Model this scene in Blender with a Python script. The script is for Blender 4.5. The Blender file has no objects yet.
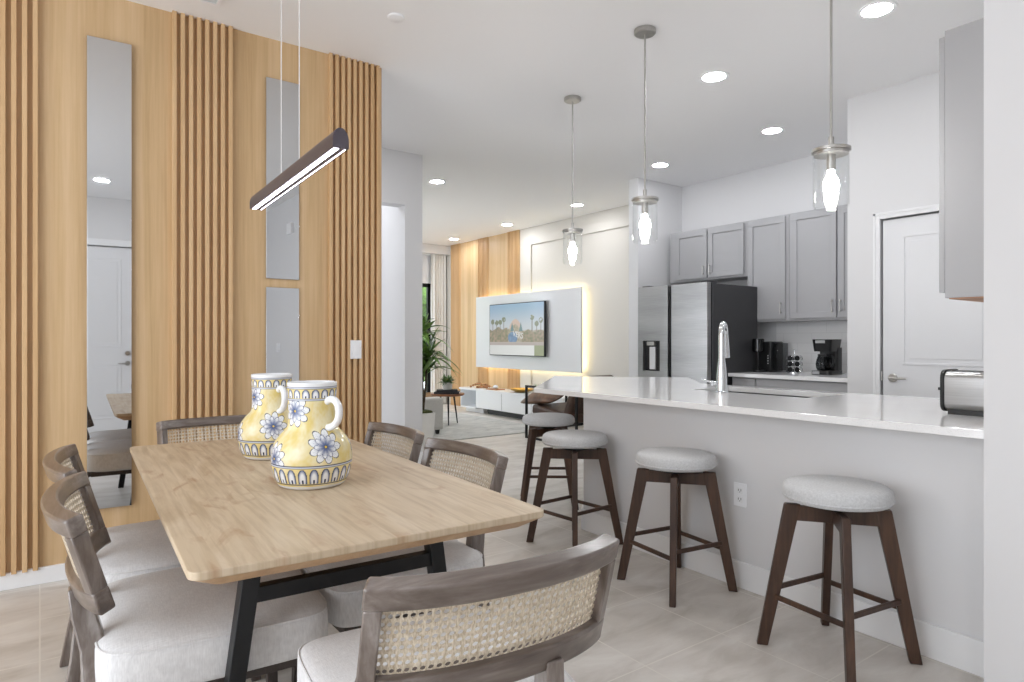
import bpy, bmesh, math, random
from mathutils import Vector, Matrix, noise
R = math.radians
random.seed(7)
scene = bpy.context.scene
COL = scene.collection

# ------------------------------------------------------------------ materials
class NT:
    def __init__(self, name):
        self.m = bpy.data.materials.new(name); self.m.use_nodes = True
        self.t = self.m.node_tree; self.n = self.t.nodes; self.l = self.t.links
        self.b = self.n['Principled BSDF']; self.out = self.n['Material Output']
    def new(self, typ, **kw):
        nd = self.n.new(typ)
        for k, v in kw.items():
            if k in nd.inputs: nd.inputs[k].default_value = v
            else: setattr(nd, k, v)
        return nd
    def link(self, a, b): self.l.new(a, b)
    def coord(self, scale=(1, 1, 1), loc=(0, 0, 0), rot=(0, 0, 0), kind='Object'):
        tc = self.new('ShaderNodeTexCoord'); mp = self.new('ShaderNodeMapping')
        mp.inputs['Scale'].default_value = scale; mp.inputs['Location'].default_value = loc; mp.inputs['Rotation'].default_value = rot
        self.link(tc.outputs[kind], mp.inputs['Vector']); return mp.outputs['Vector']
    def noise(self, vec, scale=5, detail=4, rough=.5, dist=0):
        nd = self.new('ShaderNodeTexNoise'); nd.inputs['Scale'].default_value = scale; nd.inputs['Detail'].default_value = detail
        nd.inputs['Roughness'].default_value = rough; nd.inputs['Distortion'].default_value = dist
        self.link(vec, nd.inputs['Vector']); return nd.outputs['Fac']
    def ramp(self, fac, stops):
        nd = self.new('ShaderNodeValToRGB'); e = nd.color_ramp.elements
        while len(e) < len(stops): e.new(.5)
        for i, (p, c) in enumerate(stops): e[i].position = p; e[i].color = (*c, 1)
        self.link(fac, nd.inputs['Fac']); return nd.outputs['Color']
    def mix(self, fac, a, b, mode='MIX'):
        nd = self.new('ShaderNodeMix', data_type='RGBA', blend_type=mode)
        for s, v in ((nd.inputs[0], fac), (nd.inputs[6], a), (nd.inputs[7], b)):
            if isinstance(v, (int, float)): s.default_value = v
            elif isinstance(v, tuple): s.default_value = (*v, 1)
            else: self.link(v, s)
        return nd.outputs[2]
    def bump(self, h, strength=.2, dist=.01):
        nd = self.new('ShaderNodeBump'); nd.inputs['Strength'].default_value = strength; nd.inputs['Distance'].default_value = dist
        self.link(h, nd.inputs['Height']); self.link(nd.outputs['Normal'], self.b.inputs['Normal'])
    def set(self, col=None, rough=None, metal=None, spec=None, **kw):
        if col is not None:
            if isinstance(col, tuple): self.b.inputs['Base Color'].default_value = (*col, 1)
            else: self.link(col, self.b.inputs['Base Color'])
        if rough is not None: self.b.inputs['Roughness'].default_value = rough
        if metal is not None: self.b.inputs['Metallic'].default_value = metal
        if spec is not None: self.b.inputs['Specular IOR Level'].default_value = spec
        for k, v in kw.items(): self.b.inputs[k].default_value = v
        return self

def lin(r, g, b):
    f = lambda c: (c/255/12.92) if c/255 <= .04045 else ((c/255+.055)/1.055)**2.4
    return (f(r), f(g), f(b))

M = {}
def simple(name, rgb, rough=.5, metal=0, spec=.5, nscale=0, namp=.06, bump=0, bscale=200, **kw):
    t = NT(name); c = lin(*rgb)
    if nscale:
        v = t.coord(); f = t.noise(v, nscale, 5)
        d = tuple(x*(1-namp) for x in c); u = tuple(min(1, x*(1+namp)) for x in c)
        t.set(t.ramp(f, [(.3, d), (.7, u)]), rough, metal, spec, **kw)
    else: t.set(c, rough, metal, spec, **kw)
    if bump:
        v = t.coord(); t.bump(t.noise(v, bscale, 3), bump, .002)
    M[name] = t.m; return t.m
def emit(name, rgb, s):
    t = NT(name); t.set((0, 0, 0), .5); t.b.inputs['Emission Color'].default_value = (*lin(*rgb), 1); t.b.inputs['Emission Strength'].default_value = s
    M[name] = t.m
simple('wall_paint', (220, 220, 221), .6, bump=.05, bscale=120)
simple('cream_paint', (208, 204, 197), .6, bump=.05, bscale=120)
simple('ceiling_paint', (240, 240, 241), .75, bump=.05, bscale=160)
simple('trim_white', (236, 237, 238), .35)
simple('door_white', (228, 229, 231), .4)
simple('gloss_white', (212, 213, 215), .12)
simple('satin_white', (234, 236, 238), .3)
simple('cabinet_grey', (168, 168, 170), .45, nscale=2, namp=.02)
simple('cabinet_inside', (176, 132, 102), .5)
simple('plastic_white', (240, 241, 243), .35)
simple('plastic_grey', (205, 206, 207), .4)
simple('black_metal', (22, 23, 25), .42, .3, nscale=30, namp=.15)
simple('black_plastic', (18, 18, 19), .3)
simple('black_gloss', (12, 12, 13), .08)
simple('dark_grey', (62, 62, 64), .45, .2)
simple('nickel', (186, 184, 180), .3, 1, nscale=20, namp=.06)
simple('chrome', (225, 228, 232), .08, 1)
simple('lamp_body', (104, 98, 106), .35, .8)
simple('wire', (225, 225, 225), .4, .2)
simple('ceramic_white', (238, 240, 243), .1)
simple('pot_white', (232, 231, 227), .4, nscale=12, namp=.03)
simple('soil', (72, 78, 38), .9, nscale=60, namp=.5, bump=.6, bscale=90)
simple('trunk', (70, 58, 42), .8, nscale=30, namp=.3)
simple('sofa_fabric', (190, 188, 183), .9, nscale=60, namp=.06, bump=.3, bscale=400)
simple('curtain_fabric', (232, 230, 225), .85, nscale=30, namp=.03)
simple('stool_fabric', (200, 201, 202), .9, nscale=140, namp=.1, bump=.3, bscale=500)
simple('gold', (200, 160, 80), .35, .7, nscale=20, namp=.15)
simple('bead_wood', (165, 118, 76), .5, nscale=30, namp=.2)
simple('concrete', (205, 203, 198), .7, nscale=14, namp=.06)
simple('mirror', (206, 208, 210), .015, 1)
simple('book_cover', (36, 38, 42), .5)
simple('book_pages', (220, 215, 204), .8)
simple('wicker', (150, 118, 84), .7, nscale=90, namp=.3, bump=.6, bscale=160)
simple('outdoor_green', (92, 122, 62), .9, nscale=6, namp=.4)
simple('outdoor_paving', (170, 165, 155), .9, nscale=3, namp=.1)
emit('downlight', (250, 251, 255), 125)
emit('bulb', (255, 252, 248), 110)
emit('led_white', (238, 238, 255), 9)
emit('led_warm', (255, 236, 186), 17)

def oak(name, stops, axis='z', fine=70, blotch=2.2, rough=.45, bump=.08, stretch=.03):
    t = NT(name)
    s = {'x': (stretch, 1, 1), 'y': (1, stretch, 1), 'z': (1, 1, stretch)}[axis]
    v = t.coord(s); f1 = t.noise(v, fine, 5, .6, .3); f2 = t.noise(v, blotch*4, 3, .5, .6)
    mx = t.new('ShaderNodeMath', operation='MULTIPLY_ADD'); t.link(f2, mx.inputs[0]); mx.inputs[1].default_value = .7
    sub = t.new('ShaderNodeMath', operation='MULTIPLY'); t.link(f1, sub.inputs[0]); sub.inputs[1].default_value = .42
    t.link(sub.outputs[0], mx.inputs[2])
    t.set(t.ramp(mx.outputs[0], stops), rough); t.bump(f1, bump, .002); M[name] = t.m
oak('oak_panel', [(.38, lin(186, 154, 112)), (.55, lin(201, 170, 128)), (.75, lin(213, 184, 145))], blotch=3)
oak('oak_slat', [(.38, lin(192, 155, 110)), (.55, lin(206, 171, 127)), (.75, lin(217, 185, 143))])
oak('walnut', [(.35, lin(44, 29, 21)), (.55, lin(66, 45, 33)), (.75, lin(92, 65, 48))], 'z', 60, 2, .4, .1, .08)
oak('chair_wood', [(.33, lin(66, 54, 47)), (.50, lin(96, 84, 76)), (.60, lin(119, 108, 101)), (.76, lin(160, 154, 149))], 'z', 55, 2.2, .3, .15, .12)
oak('chair_rail_wood', [(.33, lin(66, 54, 47)), (.50, lin(96, 84, 76)), (.60, lin(119, 108, 101)), (.76, lin(160, 154, 149))], 'x', 55, 2.2, .3, .15, .12)
oak('leg_dark', [(.35, lin(48, 42, 40)), (.55, lin(66, 58, 55)), (.75, lin(88, 80, 76))], 'z', 60, 2, .45, .1, .08)
oak('sidetable_wood', [(.35, lin(96, 58, 36)), (.55, lin(130, 82, 52)), (.75, lin(160, 106, 70))], 'x', 50, 2, .35, .08, .08)
oak('table_edge', [(.35, lin(164, 126, 88)), (.55, lin(188, 150, 108)), (.75, lin(206, 172, 130))], 'y', 60, 2, .45, .1, .05)

M['chair_wood'].node_tree.nodes['Principled BSDF'].inputs['Coat Weight'].default_value = .6; M['chair_wood'].node_tree.nodes['Principled BSDF'].inputs['Coat Roughness'].default_value = .22
M['chair_rail_wood'].node_tree.nodes['Principled BSDF'].inputs['Coat Weight'].default_value = .6; M['chair_rail_wood'].node_tree.nodes['Principled BSDF'].inputs['Coat Roughness'].default_value = .22
def table_top_mat():
    t = NT('table_oak')
    tc = t.new('ShaderNodeTexCoord'); sx = t.new('ShaderNodeSeparateXYZ'); t.link(tc.outputs['Object'], sx.inputs[0])
    # planks about 19 cm wide running along y; each plank shifted along the grain
    pw = t.new('ShaderNodeMath', operation='DIVIDE'); t.link(sx.outputs['X'], pw.inputs[0]); pw.inputs[1].default_value = .19
    fl = t.new('ShaderNodeMath', operation='FLOOR'); t.link(pw.outputs[0], fl.inputs[0])
    wn = t.new('ShaderNodeTexWhiteNoise', noise_dimensions='1D'); t.link(fl.outputs[0], wn.inputs['W'])
    sh = t.new('ShaderNodeMath', operation='MULTIPLY'); t.link(wn.outputs['Value'], sh.inputs[0]); sh.inputs[1].default_value = 7.
    ad = t.new('ShaderNodeMath', operation='ADD'); t.link(sx.outputs['Y'], ad.inputs[0]); t.link(sh.outputs[0], ad.inputs[1])
    cb = t.new('ShaderNodeCombineXYZ'); t.link(sx.outputs['X'], cb.inputs['X']); t.link(ad.outputs[0], cb.inputs['Y'])
    def mapped(s):
        mp = t.new('ShaderNodeMapping'); mp.inputs['Scale'].default_value = s; t.link(cb.outputs[0], mp.inputs['Vector']); return mp.outputs[0]
    grain = t.noise(mapped((1, .05, 1)), 55, 5, .55, .4)
    swirl = t.noise(mapped((1, .16, 1)), 11, 4, .6, 1.4)
    knots = t.noise(mapped((1, .38, 1)), 8, 4, .6, 1.2)
    kn = t.ramp(knots, [(.56, (0, 0, 0)), (.74, (.95, .95, .95))])
    base = t.ramp(swirl, [(.3, lin(198, 178, 150)), (.5, lin(208, 190, 164)), (.7, lin(217, 201, 178))])
    g = t.ramp(grain, [(.36, (.80, .76, .71)), (.56, (1, 1, 1))])
    c = t.mix(.8, base, g, 'MULTIPLY')
    c = t.mix(kn, c, lin(170, 132, 98))
    tint = t.ramp(wn.outputs['Value'], [(0, (.93, .92, .90)), (1, (1, 1, 1))])
    c = t.mix(.8, c, tint, 'MULTIPLY')
    t.set(c, .42); t.bump(grain, .05, .002); M['table_oak'] = t.m
table_top_mat()

def floor_mat():
    t = NT('floor_tile')
    v = t.coord(loc=(-2.3+4.6, -1.68+4.6, 0))
    br = t.new('ShaderNodeTexBrick', offset=0., offset_frequency=1, squash=1.)
    for k, x in (('Scale', 1.), ('Mortar Size', .0035), ('Mortar Smooth', .3), ('Bias', 0), ('Brick Width', .46), ('Row Height', .46)): br.inputs[k].default_value = x
    br.inputs['Color1'].default_value = (.42, .42, .42, 1); br.inputs['Color2'].default_value = (.58, .58, .58, 1)
    t.link(v, br.inputs['Vector'])
    w = t.coord(scale=(.45, 1.2, 1)); f = t.noise(w, 5, 8, .62, .5); f2 = t.noise(w, 1.6, 3)
    c = t.ramp(f, [(.30, lin(190, 184, 175)), (.5, lin(214, 209, 203)), (.70, lin(230, 227, 222))])
    c2 = t.ramp(f2, [(.3, (.88, .87, .85)), (.7, (1, 1, 1))])
    c = t.mix(.8, c, c2, 'MULTIPLY')
    tt = t.ramp(br.outputs['Color'], [(.42, (.92, .92, .91)), (.58, (1, 1, 1))])
    c = t.mix(.7, c, tt, 'MULTIPLY')
    c = t.mix(br.outputs['Fac'], c, lin(222, 218, 210))
    t.set(c, .38); inv = t.new('ShaderNodeMath', operation='SUBTRACT'); inv.inputs[0].default_value = 1; t.link(br.outputs['Fac'], inv.inputs[1])
    t.bump(inv.outputs[0], .15, .002); M['floor_tile'] = t.m
floor_mat()

def linen():
    t = NT('linen'); a = t.noise(t.coord((1, .12, .12)), 420, 2); b = t.noise(t.coord((.12, 1, .12)), 420, 2); z = t.noise(t.coord(), 7, 3)
    c = t.mix(.5, t.ramp(a, [(.3, lin(206, 205, 205)), (.7, lin(231, 231, 231))]), t.ramp(b, [(.3, lin(206, 205, 205)), (.7, lin(231, 231, 231))]))
    c = t.mix(.4, c, t.ramp(z, [(.3, (.86, .86, .86)), (.7, (1, 1, 1))]), 'MULTIPLY')
    t.set(c, .95); t.b.inputs['Sheen Weight'].default_value = .15; t.bump(a, .25, .002); M['linen'] = t.m
linen()
def rug_mat():
    t = NT('rug'); a = t.noise(t.coord((1, 2.2, 1)), 3.2, 6, .65, 1.2); b = t.noise(t.coord(), 120, 2)
    c = t.ramp(a, [(.3, lin(160, 160, 158)), (.5, lin(190, 190, 187)), (.7, lin(210, 209, 205))])
    t.set(c, .95); t.bump(b, .5, .006); M['rug'] = t.m
rug_mat()
def quartz():
    t = NT('quartz'); a = t.noise(t.coord(), 260, 2); b = t.noise(t.coord(), 3, 4)
    c = t.mix(.5, t.ramp(a, [(.32, lin(218, 217, 216)), (.42, lin(240, 240, 240))]), t.ramp(b, [(.3, lin(236, 236, 236)), (.7, lin(245, 245, 245))]))
    t.set(c, .1); M['quartz'] = t.m
quartz()
def steel():
    t = NT('steel'); f = t.noise(t.coord((.02, .02, 1)), 300, 3)
    g = t.noise(t.coord((.15, .15, 1)), 4, 2)
    t.set(t.mix(.5, t.ramp(f, [(.3, lin(150, 150, 150)), (.7, lin(178, 178, 178))]), t.ramp(g, [(.3, lin(130, 130, 130)), (.7, lin(196, 196, 196))])), .3, 1)
    M['steel'] = t.m
steel()
def leather():
    t = NT('leather'); f = t.noise(t.coord(), 9, 5, .6, .5)
    t.set(t.ramp(f, [(.3, lin(70, 46, 30)), (.55, lin(104, 72, 48)), (.75, lin(130, 94, 64))]), .45); t.bump(f, .2, .01); M['leather'] = t.m
    t = NT('leather_dark'); f = t.noise(t.coord(), 9, 5, .6, .5)
    t.set(t.ramp(f, [(.3, lin(48, 33, 25)), (.7, lin(84, 60, 46))]), .5); M['leather_dark'] = t.m
leather()
def cane():
    t = NT('cane'); a = t.noise(t.coord((1, 1, .2)), 300, 2)
    t.set(t.ramp(a, [(.3, lin(178, 162, 138)), (.5, lin(206, 193, 172)), (.7, lin(226, 215, 197))]), .5); t.bump(a, .4, .002); M['cane'] = t.m
cane()
def leafm(name, lo, hi):
    t = NT(name); f = t.noise(t.coord(), 14, 3)
    t.set(t.ramp(f, [(.3, lin(*lo)), (.7, lin(*hi))]), .42); M[name] = t.m
leafm('leaf', (52, 92, 34), (132, 168, 84)); leafm('leaf_small', (62, 92, 52), (120, 146, 92))
def thin_glass(name, tint=(.97, .98, .98), ior=1.5):
    t = NT(name); tr = t.new('ShaderNodeBsdfTransparent'); tr.inputs[0].default_value = (*tint, 1)
    gl = t.new('ShaderNodeBsdfGlossy'); gl.inputs['Roughness'].default_value = .02
    lw = t.new('ShaderNodeLayerWeight', Blend=.5); pw = t.new('ShaderNodeMath', operation='POWER'); t.link(lw.outputs['Facing'], pw.inputs[0]); pw.inputs[1].default_value = 4
    fr = t.new('ShaderNodeMath', operation='MULTIPLY_ADD'); t.link(pw.outputs[0], fr.inputs[0]); fr.inputs[1].default_value = .45; fr.inputs[2].default_value = .03
    mx = t.new('ShaderNodeMixShader'); t.link(fr.outputs[0], mx.inputs[0]); t.link(tr.outputs[0], mx.inputs[1]); t.link(gl.outputs[0], mx.inputs[2])
    t.link(mx.outputs[0], t.out.inputs['Surface']); M[name] = t.m
thin_glass('glass'); thin_glass('glass_shade', (.985, .99, .99), 1.18); thin_glass('glass_dark', (.55, .56, .57))
def vcol_mat(name, rough, emission=0):
    t = NT(name); a = t.new('ShaderNodeVertexColor', layer_name='Col')
    if emission:
        t.set((0.01, 0.01, 0.01), rough); t.link(a.outputs[0], t.b.inputs['Emission Color']); t.b.inputs['Emission Strength'].default_value = emission
    else: t.set(a.outputs[0], rough)
    M[name] = t.m
vcol_mat('vase_glaze', .12)
M['vase_glaze'].node_tree.nodes['Principled BSDF'].inputs['Specular IOR Level'].default_value = .3
vcol_mat('screen_picture', .15, .85)

# ------------------------------------------------------------------ mesh helpers
def box(bm, x0, x1, y0, y1, z0, z1):
    x0, x1 = sorted((x0, x1)); y0, y1 = sorted((y0, y1)); z0, z1 = sorted((z0, z1))
    v = [bm.verts.new((x, y, z)) for z in (z0, z1) for y in (y0, y1) for x in (x0, x1)]
    for f in ((0, 2, 3, 1), (4, 5, 7, 6), (0, 1, 5, 4), (2, 6, 7, 3), (0, 4, 6, 2), (1, 3, 7, 5)): bm.faces.new([v[i] for i in f])
    return v
def prism(bm, poly, z0, z1):
    n = len(poly); a = [bm.verts.new((x, y, z0)) for x, y in poly]; b = [bm.verts.new((x, y, z1)) for x, y in poly]
    bm.faces.new(a[::-1]); bm.faces.new(b)
    for i in range(n): bm.faces.new((a[i], a[(i+1) % n], b[(i+1) % n], b[i]))
def frames(pts):
    pts = [Vector(p) for p in pts]; out = []; n = None
    for i, p in enumerate(pts):
        t = (pts[min(i+1, len(pts)-1)]-pts[max(i-1, 0)]).normalized()
        if n is None:
            n = t.orthogonal().normalized()
            if abs(t.z) < .95: n = (Vector((0, 0, 1))-t*t.z).normalized()
        else: n = (n-t*n.dot(t)).normalized()
        out.append((p, t, n, t.cross(n)))
    return out
def tube(bm, pts, r, seg=12, closed=False):
    fr = frames(pts); rr = r if isinstance(r, (list, tuple)) else [r]*len(fr); rings = []
    for (p, t, n, b), q in zip(fr, rr):
        rings.append([bm.verts.new(p+n*q*math.cos(2*math.pi*k/seg)+b*q*math.sin(2*math.pi*k/seg)) for k in range(seg)])
    for a, c in zip(rings, rings[1:]):
        for k in range(seg): bm.faces.new((a[k], a[(k+1) % seg], c[(k+1) % seg], c[k]))
    bm.faces.new(rings[0][::-1]); bm.faces.new(rings[-1])
def bar(bm, p0, p1, w0, d0, w1=None, d1=None, side=(1, 0, 0), flat=True):
    """rectangular bar from p0 to p1; w measured along side, d across; flat ends are horizontal"""
    w1 = w0 if w1 is None else w1; d1 = d0 if d1 is None else d1
    p0, p1 = Vector(p0), Vector(p1); t = (p1-p0).normalized(); s = Vector(side)
    if flat: u = Vector((s.x, s.y, 0)).normalized(); w = Vector((-u.y, u.x, 0))
    else: u = (s-t*s.dot(t)).normalized(); w = t.cross(u)
    A = [bm.verts.new(p0+u*a*w0/2+w*b*d0/2) for a, b in ((-1, -1), (1, -1), (1, 1), (-1, 1))]
    B = [bm.verts.new(p1+u*a*w1/2+w*b*d1/2) for a, b in ((-1, -1), (1, -1), (1, 1), (-1, 1))]
    bm.faces.new(A[::-1]); bm.faces.new(B)
    for i in range(4): bm.faces.new((A[i], A[(i+1) % 4], B[(i+1) % 4], B[i]))
def lathe(bm, prof, seg=32, c=(0, 0, 0), caps=(True, True)):
    rings = []
    for r, z in prof:
        if r < 1e-5: rings.append([bm.verts.new((c[0], c[1], c[2]+z))])
        else: rings.append([bm.verts.new((c[0]+r*math.cos(2*math.pi*k/seg), c[1]+r*math.sin(2*math.pi*k/seg), c[2]+z)) for k in range(seg)])
    for a, b in zip(rings, rings[1:]):
        for k in range(seg):
            k2 = (k+1) % seg
            if len(a) == 1 and len(b) == 1: continue
            if len(a) == 1: bm.faces.new((a[0], b[k2], b[k]))
            elif len(b) == 1: bm.faces.new((a[k], a[k2], b[0]))
            else: bm.faces.new((a[k], a[k2], b[k2], b[k]))
    if len(rings[0]) > 1 and caps[0]: bm.faces.new(rings[0][::-1])
    if len(rings[-1]) > 1 and caps[1]: bm.faces.new(rings[-1])
def spow(x, e): return math.copysign(abs(x)**e, x)
def pillow(bm, c, half, e1=.35, e2=.35, nu=48, nv=20, crown=0, fn=None):
    """superellipsoid cushion: e2 rounds the footprint, e1 the section"""
    rings = []
    for j in range(nv+1):
        ph = -math.pi/2+math.pi*j/nv; cr, sr = spow(math.cos(ph), e1), spow(math.sin(ph), e1)
        ring = []
        for i in range(nu):
            th = 2*math.pi*i/nu; x, y = spow(math.cos(th), e2)*cr, spow(math.sin(th), e2)*cr
            z = sr+(crown*(1-cr*cr) if sr > 0 else 0)
            p = Vector((x*half[0], y*half[1], z*half[2]))
            if fn: p = fn(p)
            ring.append(p+Vector(c))
        rings.append(ring)
    V = [[bm.verts.new(p) for p in r] for r in rings[1:-1]]
    lo = bm.verts.new(sum(rings[0], Vector())/nu); hi = bm.verts.new(sum(rings[-1], Vector())/nu)
    for a, b in zip(V, V[1:]):
        for k in range(nu): bm.faces.new((a[k], a[(k+1) % nu], b[(k+1) % nu], b[k]))
    for k in range(nu):
        bm.faces.new((lo, V[0][(k+1) % nu], V[0][k])); bm.faces.new((V[-1][k], V[-1][(k+1) % nu], hi))
def wpos(o):
    p = Vector(); 
    while o: p = p+o.location; o = o.parent
    return p
def obj(name, bm, m, parent=None, local=False, bevel=0, smooth=True, recenter=True, seg=2, angle=35):
    bmesh.ops.recalc_face_normals(bm, faces=bm.faces)
    if parent is not None and not local: bmesh.ops.translate(bm, vec=-wpos(parent), verts=bm.verts)
    loc = Vector()
    if parent is None and recenter and not local:
        xs = [v.co.x for v in bm.verts]; ys = [v.co.y for v in bm.verts]; zs = [v.co.z for v in bm.verts]
        loc = Vector(((min(xs)+max(xs))/2, (min(ys)+max(ys))/2, min(zs))); bmesh.ops.translate(bm, vec=-loc, verts=bm.verts)
    me = bpy.data.meshes.new(name); bm.to_mesh(me); bm.free()
    me.materials.append(M[m] if isinstance(m, str) else m)
    if smooth:
        me.polygons.foreach_set('use_smooth', [True]*len(me.polygons))
        try: me.set_sharp_from_angle(angle=R(angle))
        except Exception: pass
    o = bpy.data.objects.new(name, me); COL.objects.link(o); o.location = loc
    if parent is not None: o.parent = parent
    if bevel:
        md = o.modifiers.new('Bevel', 'BEVEL'); md.width = bevel; md.segments = seg; md.limit_method = 'ANGLE'; md.angle_limit = R(40); md.harden_normals = False
    return o
def BM(): return bmesh.new()
def bx(name, m, x0, x1, y0, y1, z0, z1, parent=None, bevel=0, **k):
    b = BM(); box(b, x0, x1, y0, y1, z0, z1); return obj(name, b, m, parent, bevel=bevel, **k)
def thing(name, label, cat, loc=(0, 0, 0), rz=0, group=None):
    o = bpy.data.objects.new(name, None); COL.objects.link(o); o.location = loc; o.rotation_euler = (0, 0, rz); o.empty_display_size = .1
    return tag(o, label, cat, group)
def tag(o, label, cat, group=None):
    o['label'] = label; o['category'] = cat
    if group: o['group'] = group
    return o
def struct(o): o['kind'] = 'structure'; return o
def copy_tree(o, parent=None):
    c = o.copy(); COL.objects.link(c)
    if parent is not None: c.parent = parent
    for ch in list(o.children): copy_tree(ch, c)
    return c
def S(name, m, *boxes, bevel=0, parent=None):
    b = BM()
    for q in boxes: box(b, *q)
    o = obj(name, b, m, parent, bevel=bevel, recenter=False, smooth=False)
    if parent is None: struct(o)
    return o

H = 3.05
# ------------------------------------------------------------------ room shell
S('floor', 'floor_tile', (-2.75, 7.2, -1.9, 11.3, -.1, 0))
S('ceiling', 'ceiling_paint', (-2.75, 7.2, -1.9, 11.3, H, H+.1))
S('wall_dining', 'wall_paint', (-2.6, 1.855, 4.062, 4.2, 0, H))
S('wall_hall', 'wall_paint', (1.1, 1.75, 5.7, 5.85, 0, H), (2.861, 3.05, 5.7, 5.85, 0, H), (1.75, 2.861, 5.7, 5.85, 2.537, H))
S('wall_hall_back', 'wall_paint', (1.0, 2.93, 7.0, 7.1, 0, H))
S('wall_hall_end', 'wall_paint', (1.0, 1.1, 4.2, 6.3, 0, H), (1.0, 1.1, 6.9, 7.0, 0, H), (1.0, 1.1, 6.3, 6.9, 0, .2), (1.0, 1.1, 6.3, 6.9, 2.6, H))  # unseen window opening, added to let daylight into the hall recess
S('wall_living_side', 'wall_paint', (2.93, 3.05, 5.85, 7.5, 0, H), (2.93, 3.05, 10.6, 11.1, 0, H), (2.93, 3.05, 7.5, 10.6, 0, .15), (2.93, 3.05, 7.5, 10.6, 2.6, H))  # big unseen opening, added so daylight reaches the living room
S('wall_living_far', 'wall_paint', (2.93, 3.3, 11.1, 11.25, 0, H), (6.14, 6.55, 11.1, 11.25, 0, H), (3.3, 6.14, 11.1, 11.25, 2.33, H))
S('wall_television', 'cream_paint', (6.4, 6.55, 5.2, 11.1, 0, H))
S('wall_wing', 'wall_paint', (5.42, 6.55, 5.06, 5.2, 0, H))
S('wall_kitchen', 'wall_paint', (6.17, 6.3, .72, 5.06, 0, H))
S('wall_pantry', 'wall_paint', (4.95, 5.07, .86, 1.42, 0, H), (4.95, 5.07, 2.256, 2.49, 0, H), (4.95, 5.07, 1.42, 2.256, 2.11, H), (5.07, 6.17, 2.37, 2.49, 0, H))
S('wall_right', 'wall_paint', (2.602, 6.17, .72, .847, 0, H), (2.602, 2.72, -1.75, .72, 0, H))
S('wall_entry', 'wall_paint', (-2.75, -.42, -1.9, -1.75, 0, H), (-.42, .50, -1.9, -1.85, 0, 2.44), (.50, 2.72, -1.9, -1.75, 0, H), (-.42, .50, -1.9, -1.75, 2.44, H))  # thin slab behind the door is added to block sky light at its gaps
S('wall_left', 'wall_paint', (-2.75, -2.6, -1.9, -.3, 0, H), (-2.75, -2.6, 3.2, 4.2, 0, H),
  (-2.75, -2.6, -.3, 3.2, 0, .06), (-2.75, -2.6, -.3, 3.2, 2.8, H))
def window_frame(name, y0, y1, z0, z1):
    b = BM()
    for y in (y0+.03, (y0+y1)/2, y1-.03): box(b, -2.70, -2.64, y-.03, y+.03, z0, z1)
    for z in (z0+.03, (z0+z1)/2, z1-.03): box(b, -2.695, -2.645, y0, y1, z-.03, z+.03)
    o = struct(obj(name, b, 'trim_white', recenter=False, smooth=False)); return o
window_frame('window_1', -.3, 3.2, .06, 2.8)  # unseen window, added to supply the daylight from the left
# island half wall, bent 45 degrees at its far end
HW = [(2.775, .847), (2.855, 3.14), (3.76, 4.04), (3.84, 3.96), (2.96, 3.08), (2.92, .847)]
b = BM(); prism(b, HW, 0, .884); struct(obj('wall_island', b, 'wall_paint', recenter=False, smooth=False))
# baseboards
def baseboard(name, poly_pts, h=.083, t=.014):
    b = BM()
    for (x0, y0), (x1, y1) in zip(poly_pts, poly_pts[1:]):
        d = Vector((x1-x0, y1-y0, 0)).normalized(); n = Vector((-d.y, d.x, 0))
        P = [(x0, y0), (x1, y1), (x1+n.x*t, y1+n.y*t), (x0+n.x*t, y0+n.y*t)]
        prism(b, P, 0, h)
    return struct(obj(name, b, 'trim_white', recenter=False, smooth=False, bevel=.004))
baseboard('baseboard_dining', [(1.855, 4.046), (-2.6, 4.046)], .083, .02)
baseboard('baseboard_island', [(2.775, .848), (2.855, 3.14), (3.76, 4.04)], .13, .016)
baseboard('baseboard_hall', [(3.05, 5.7), (2.861, 5.7)], .13, .016)
baseboard('baseboard_entry', [(-2.6, -1.75), (-.5, -1.75)], .13, .016)
# dining wall oak cladding
clad = S('trim_1', 'oak_panel', (-2.6, 1.855, 4.042, 4.062, .083, H))
b = BM()
def slats(bm, x0, n, pitch, w, yb, d, z0):
    for i in range(n): box(bm, x0+i*pitch, x0+i*pitch+w, yb-d, yb, z0, H)
slats(b, .594, 8, .0418, .0215, 4.042, .030, .076)
slats(b, 1.487, 9, .0402, .021, 4.042, .030, .076)
slats(b, -.007-.0215-7*.0425, 8, .0425, .0215, 4.042, .030, .076)
for x in (-2.2, -1.5):
    slats(b, x, 8, .0418, .0215, 4.042, .030, .076)
sl = obj('oak_slats', b, 'oak_slat', clad, smooth=False, bevel=.0015, seg=1)
# television wall: oak bands, picture-frame moulding
S('trim_2', 'oak_panel', (6.386, 6.4, 8.585, 10.78, 0, H))
b = BM()
def slatsY(bm, y0, y1, pitch, w):
    y = y0
    while y+w <= y1+.002:
        box(bm, 6.364, 6.386, y, y+w, 0, H); y += pitch
slatsY(b, 10.44, 10.78, .042, .02); slatsY(b, 9.50, 9.82, .042, .02); slatsY(b, 8.585, 8.93, .042, .02)
obj('oak_slats', b, 'oak_slat', bpy.data.objects['trim_2'], smooth=False)
b = BM()
ya, yb_, za, zb = 5.24, 8.39, .25, 2.895; w = .13
for q in ((6.372, 6.4, ya, yb_, zb-w, zb), (6.372, 6.4, ya, yb_, za, za+w), (6.372, 6.4, yb_-w, yb_, za+w, zb-w), (6.372, 6.4, ya, ya+w, za+w, zb-w)): box(b, *q)
struct(obj('trim_3', b, 'cream_paint', recenter=False, smooth=False, bevel=.003))
b = BM()
for q in ((6.386, 6.4, 5.22, 8.56, .02, .12),): box(b, *q)
struct(obj('baseboard_television', b, 'trim_white', recenter=False, smooth=False))
# curtain pelmet
S('trim_4', 'wall_paint', (3.05, 6.4, 10.83, 11.1, 2.88, H))

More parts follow.
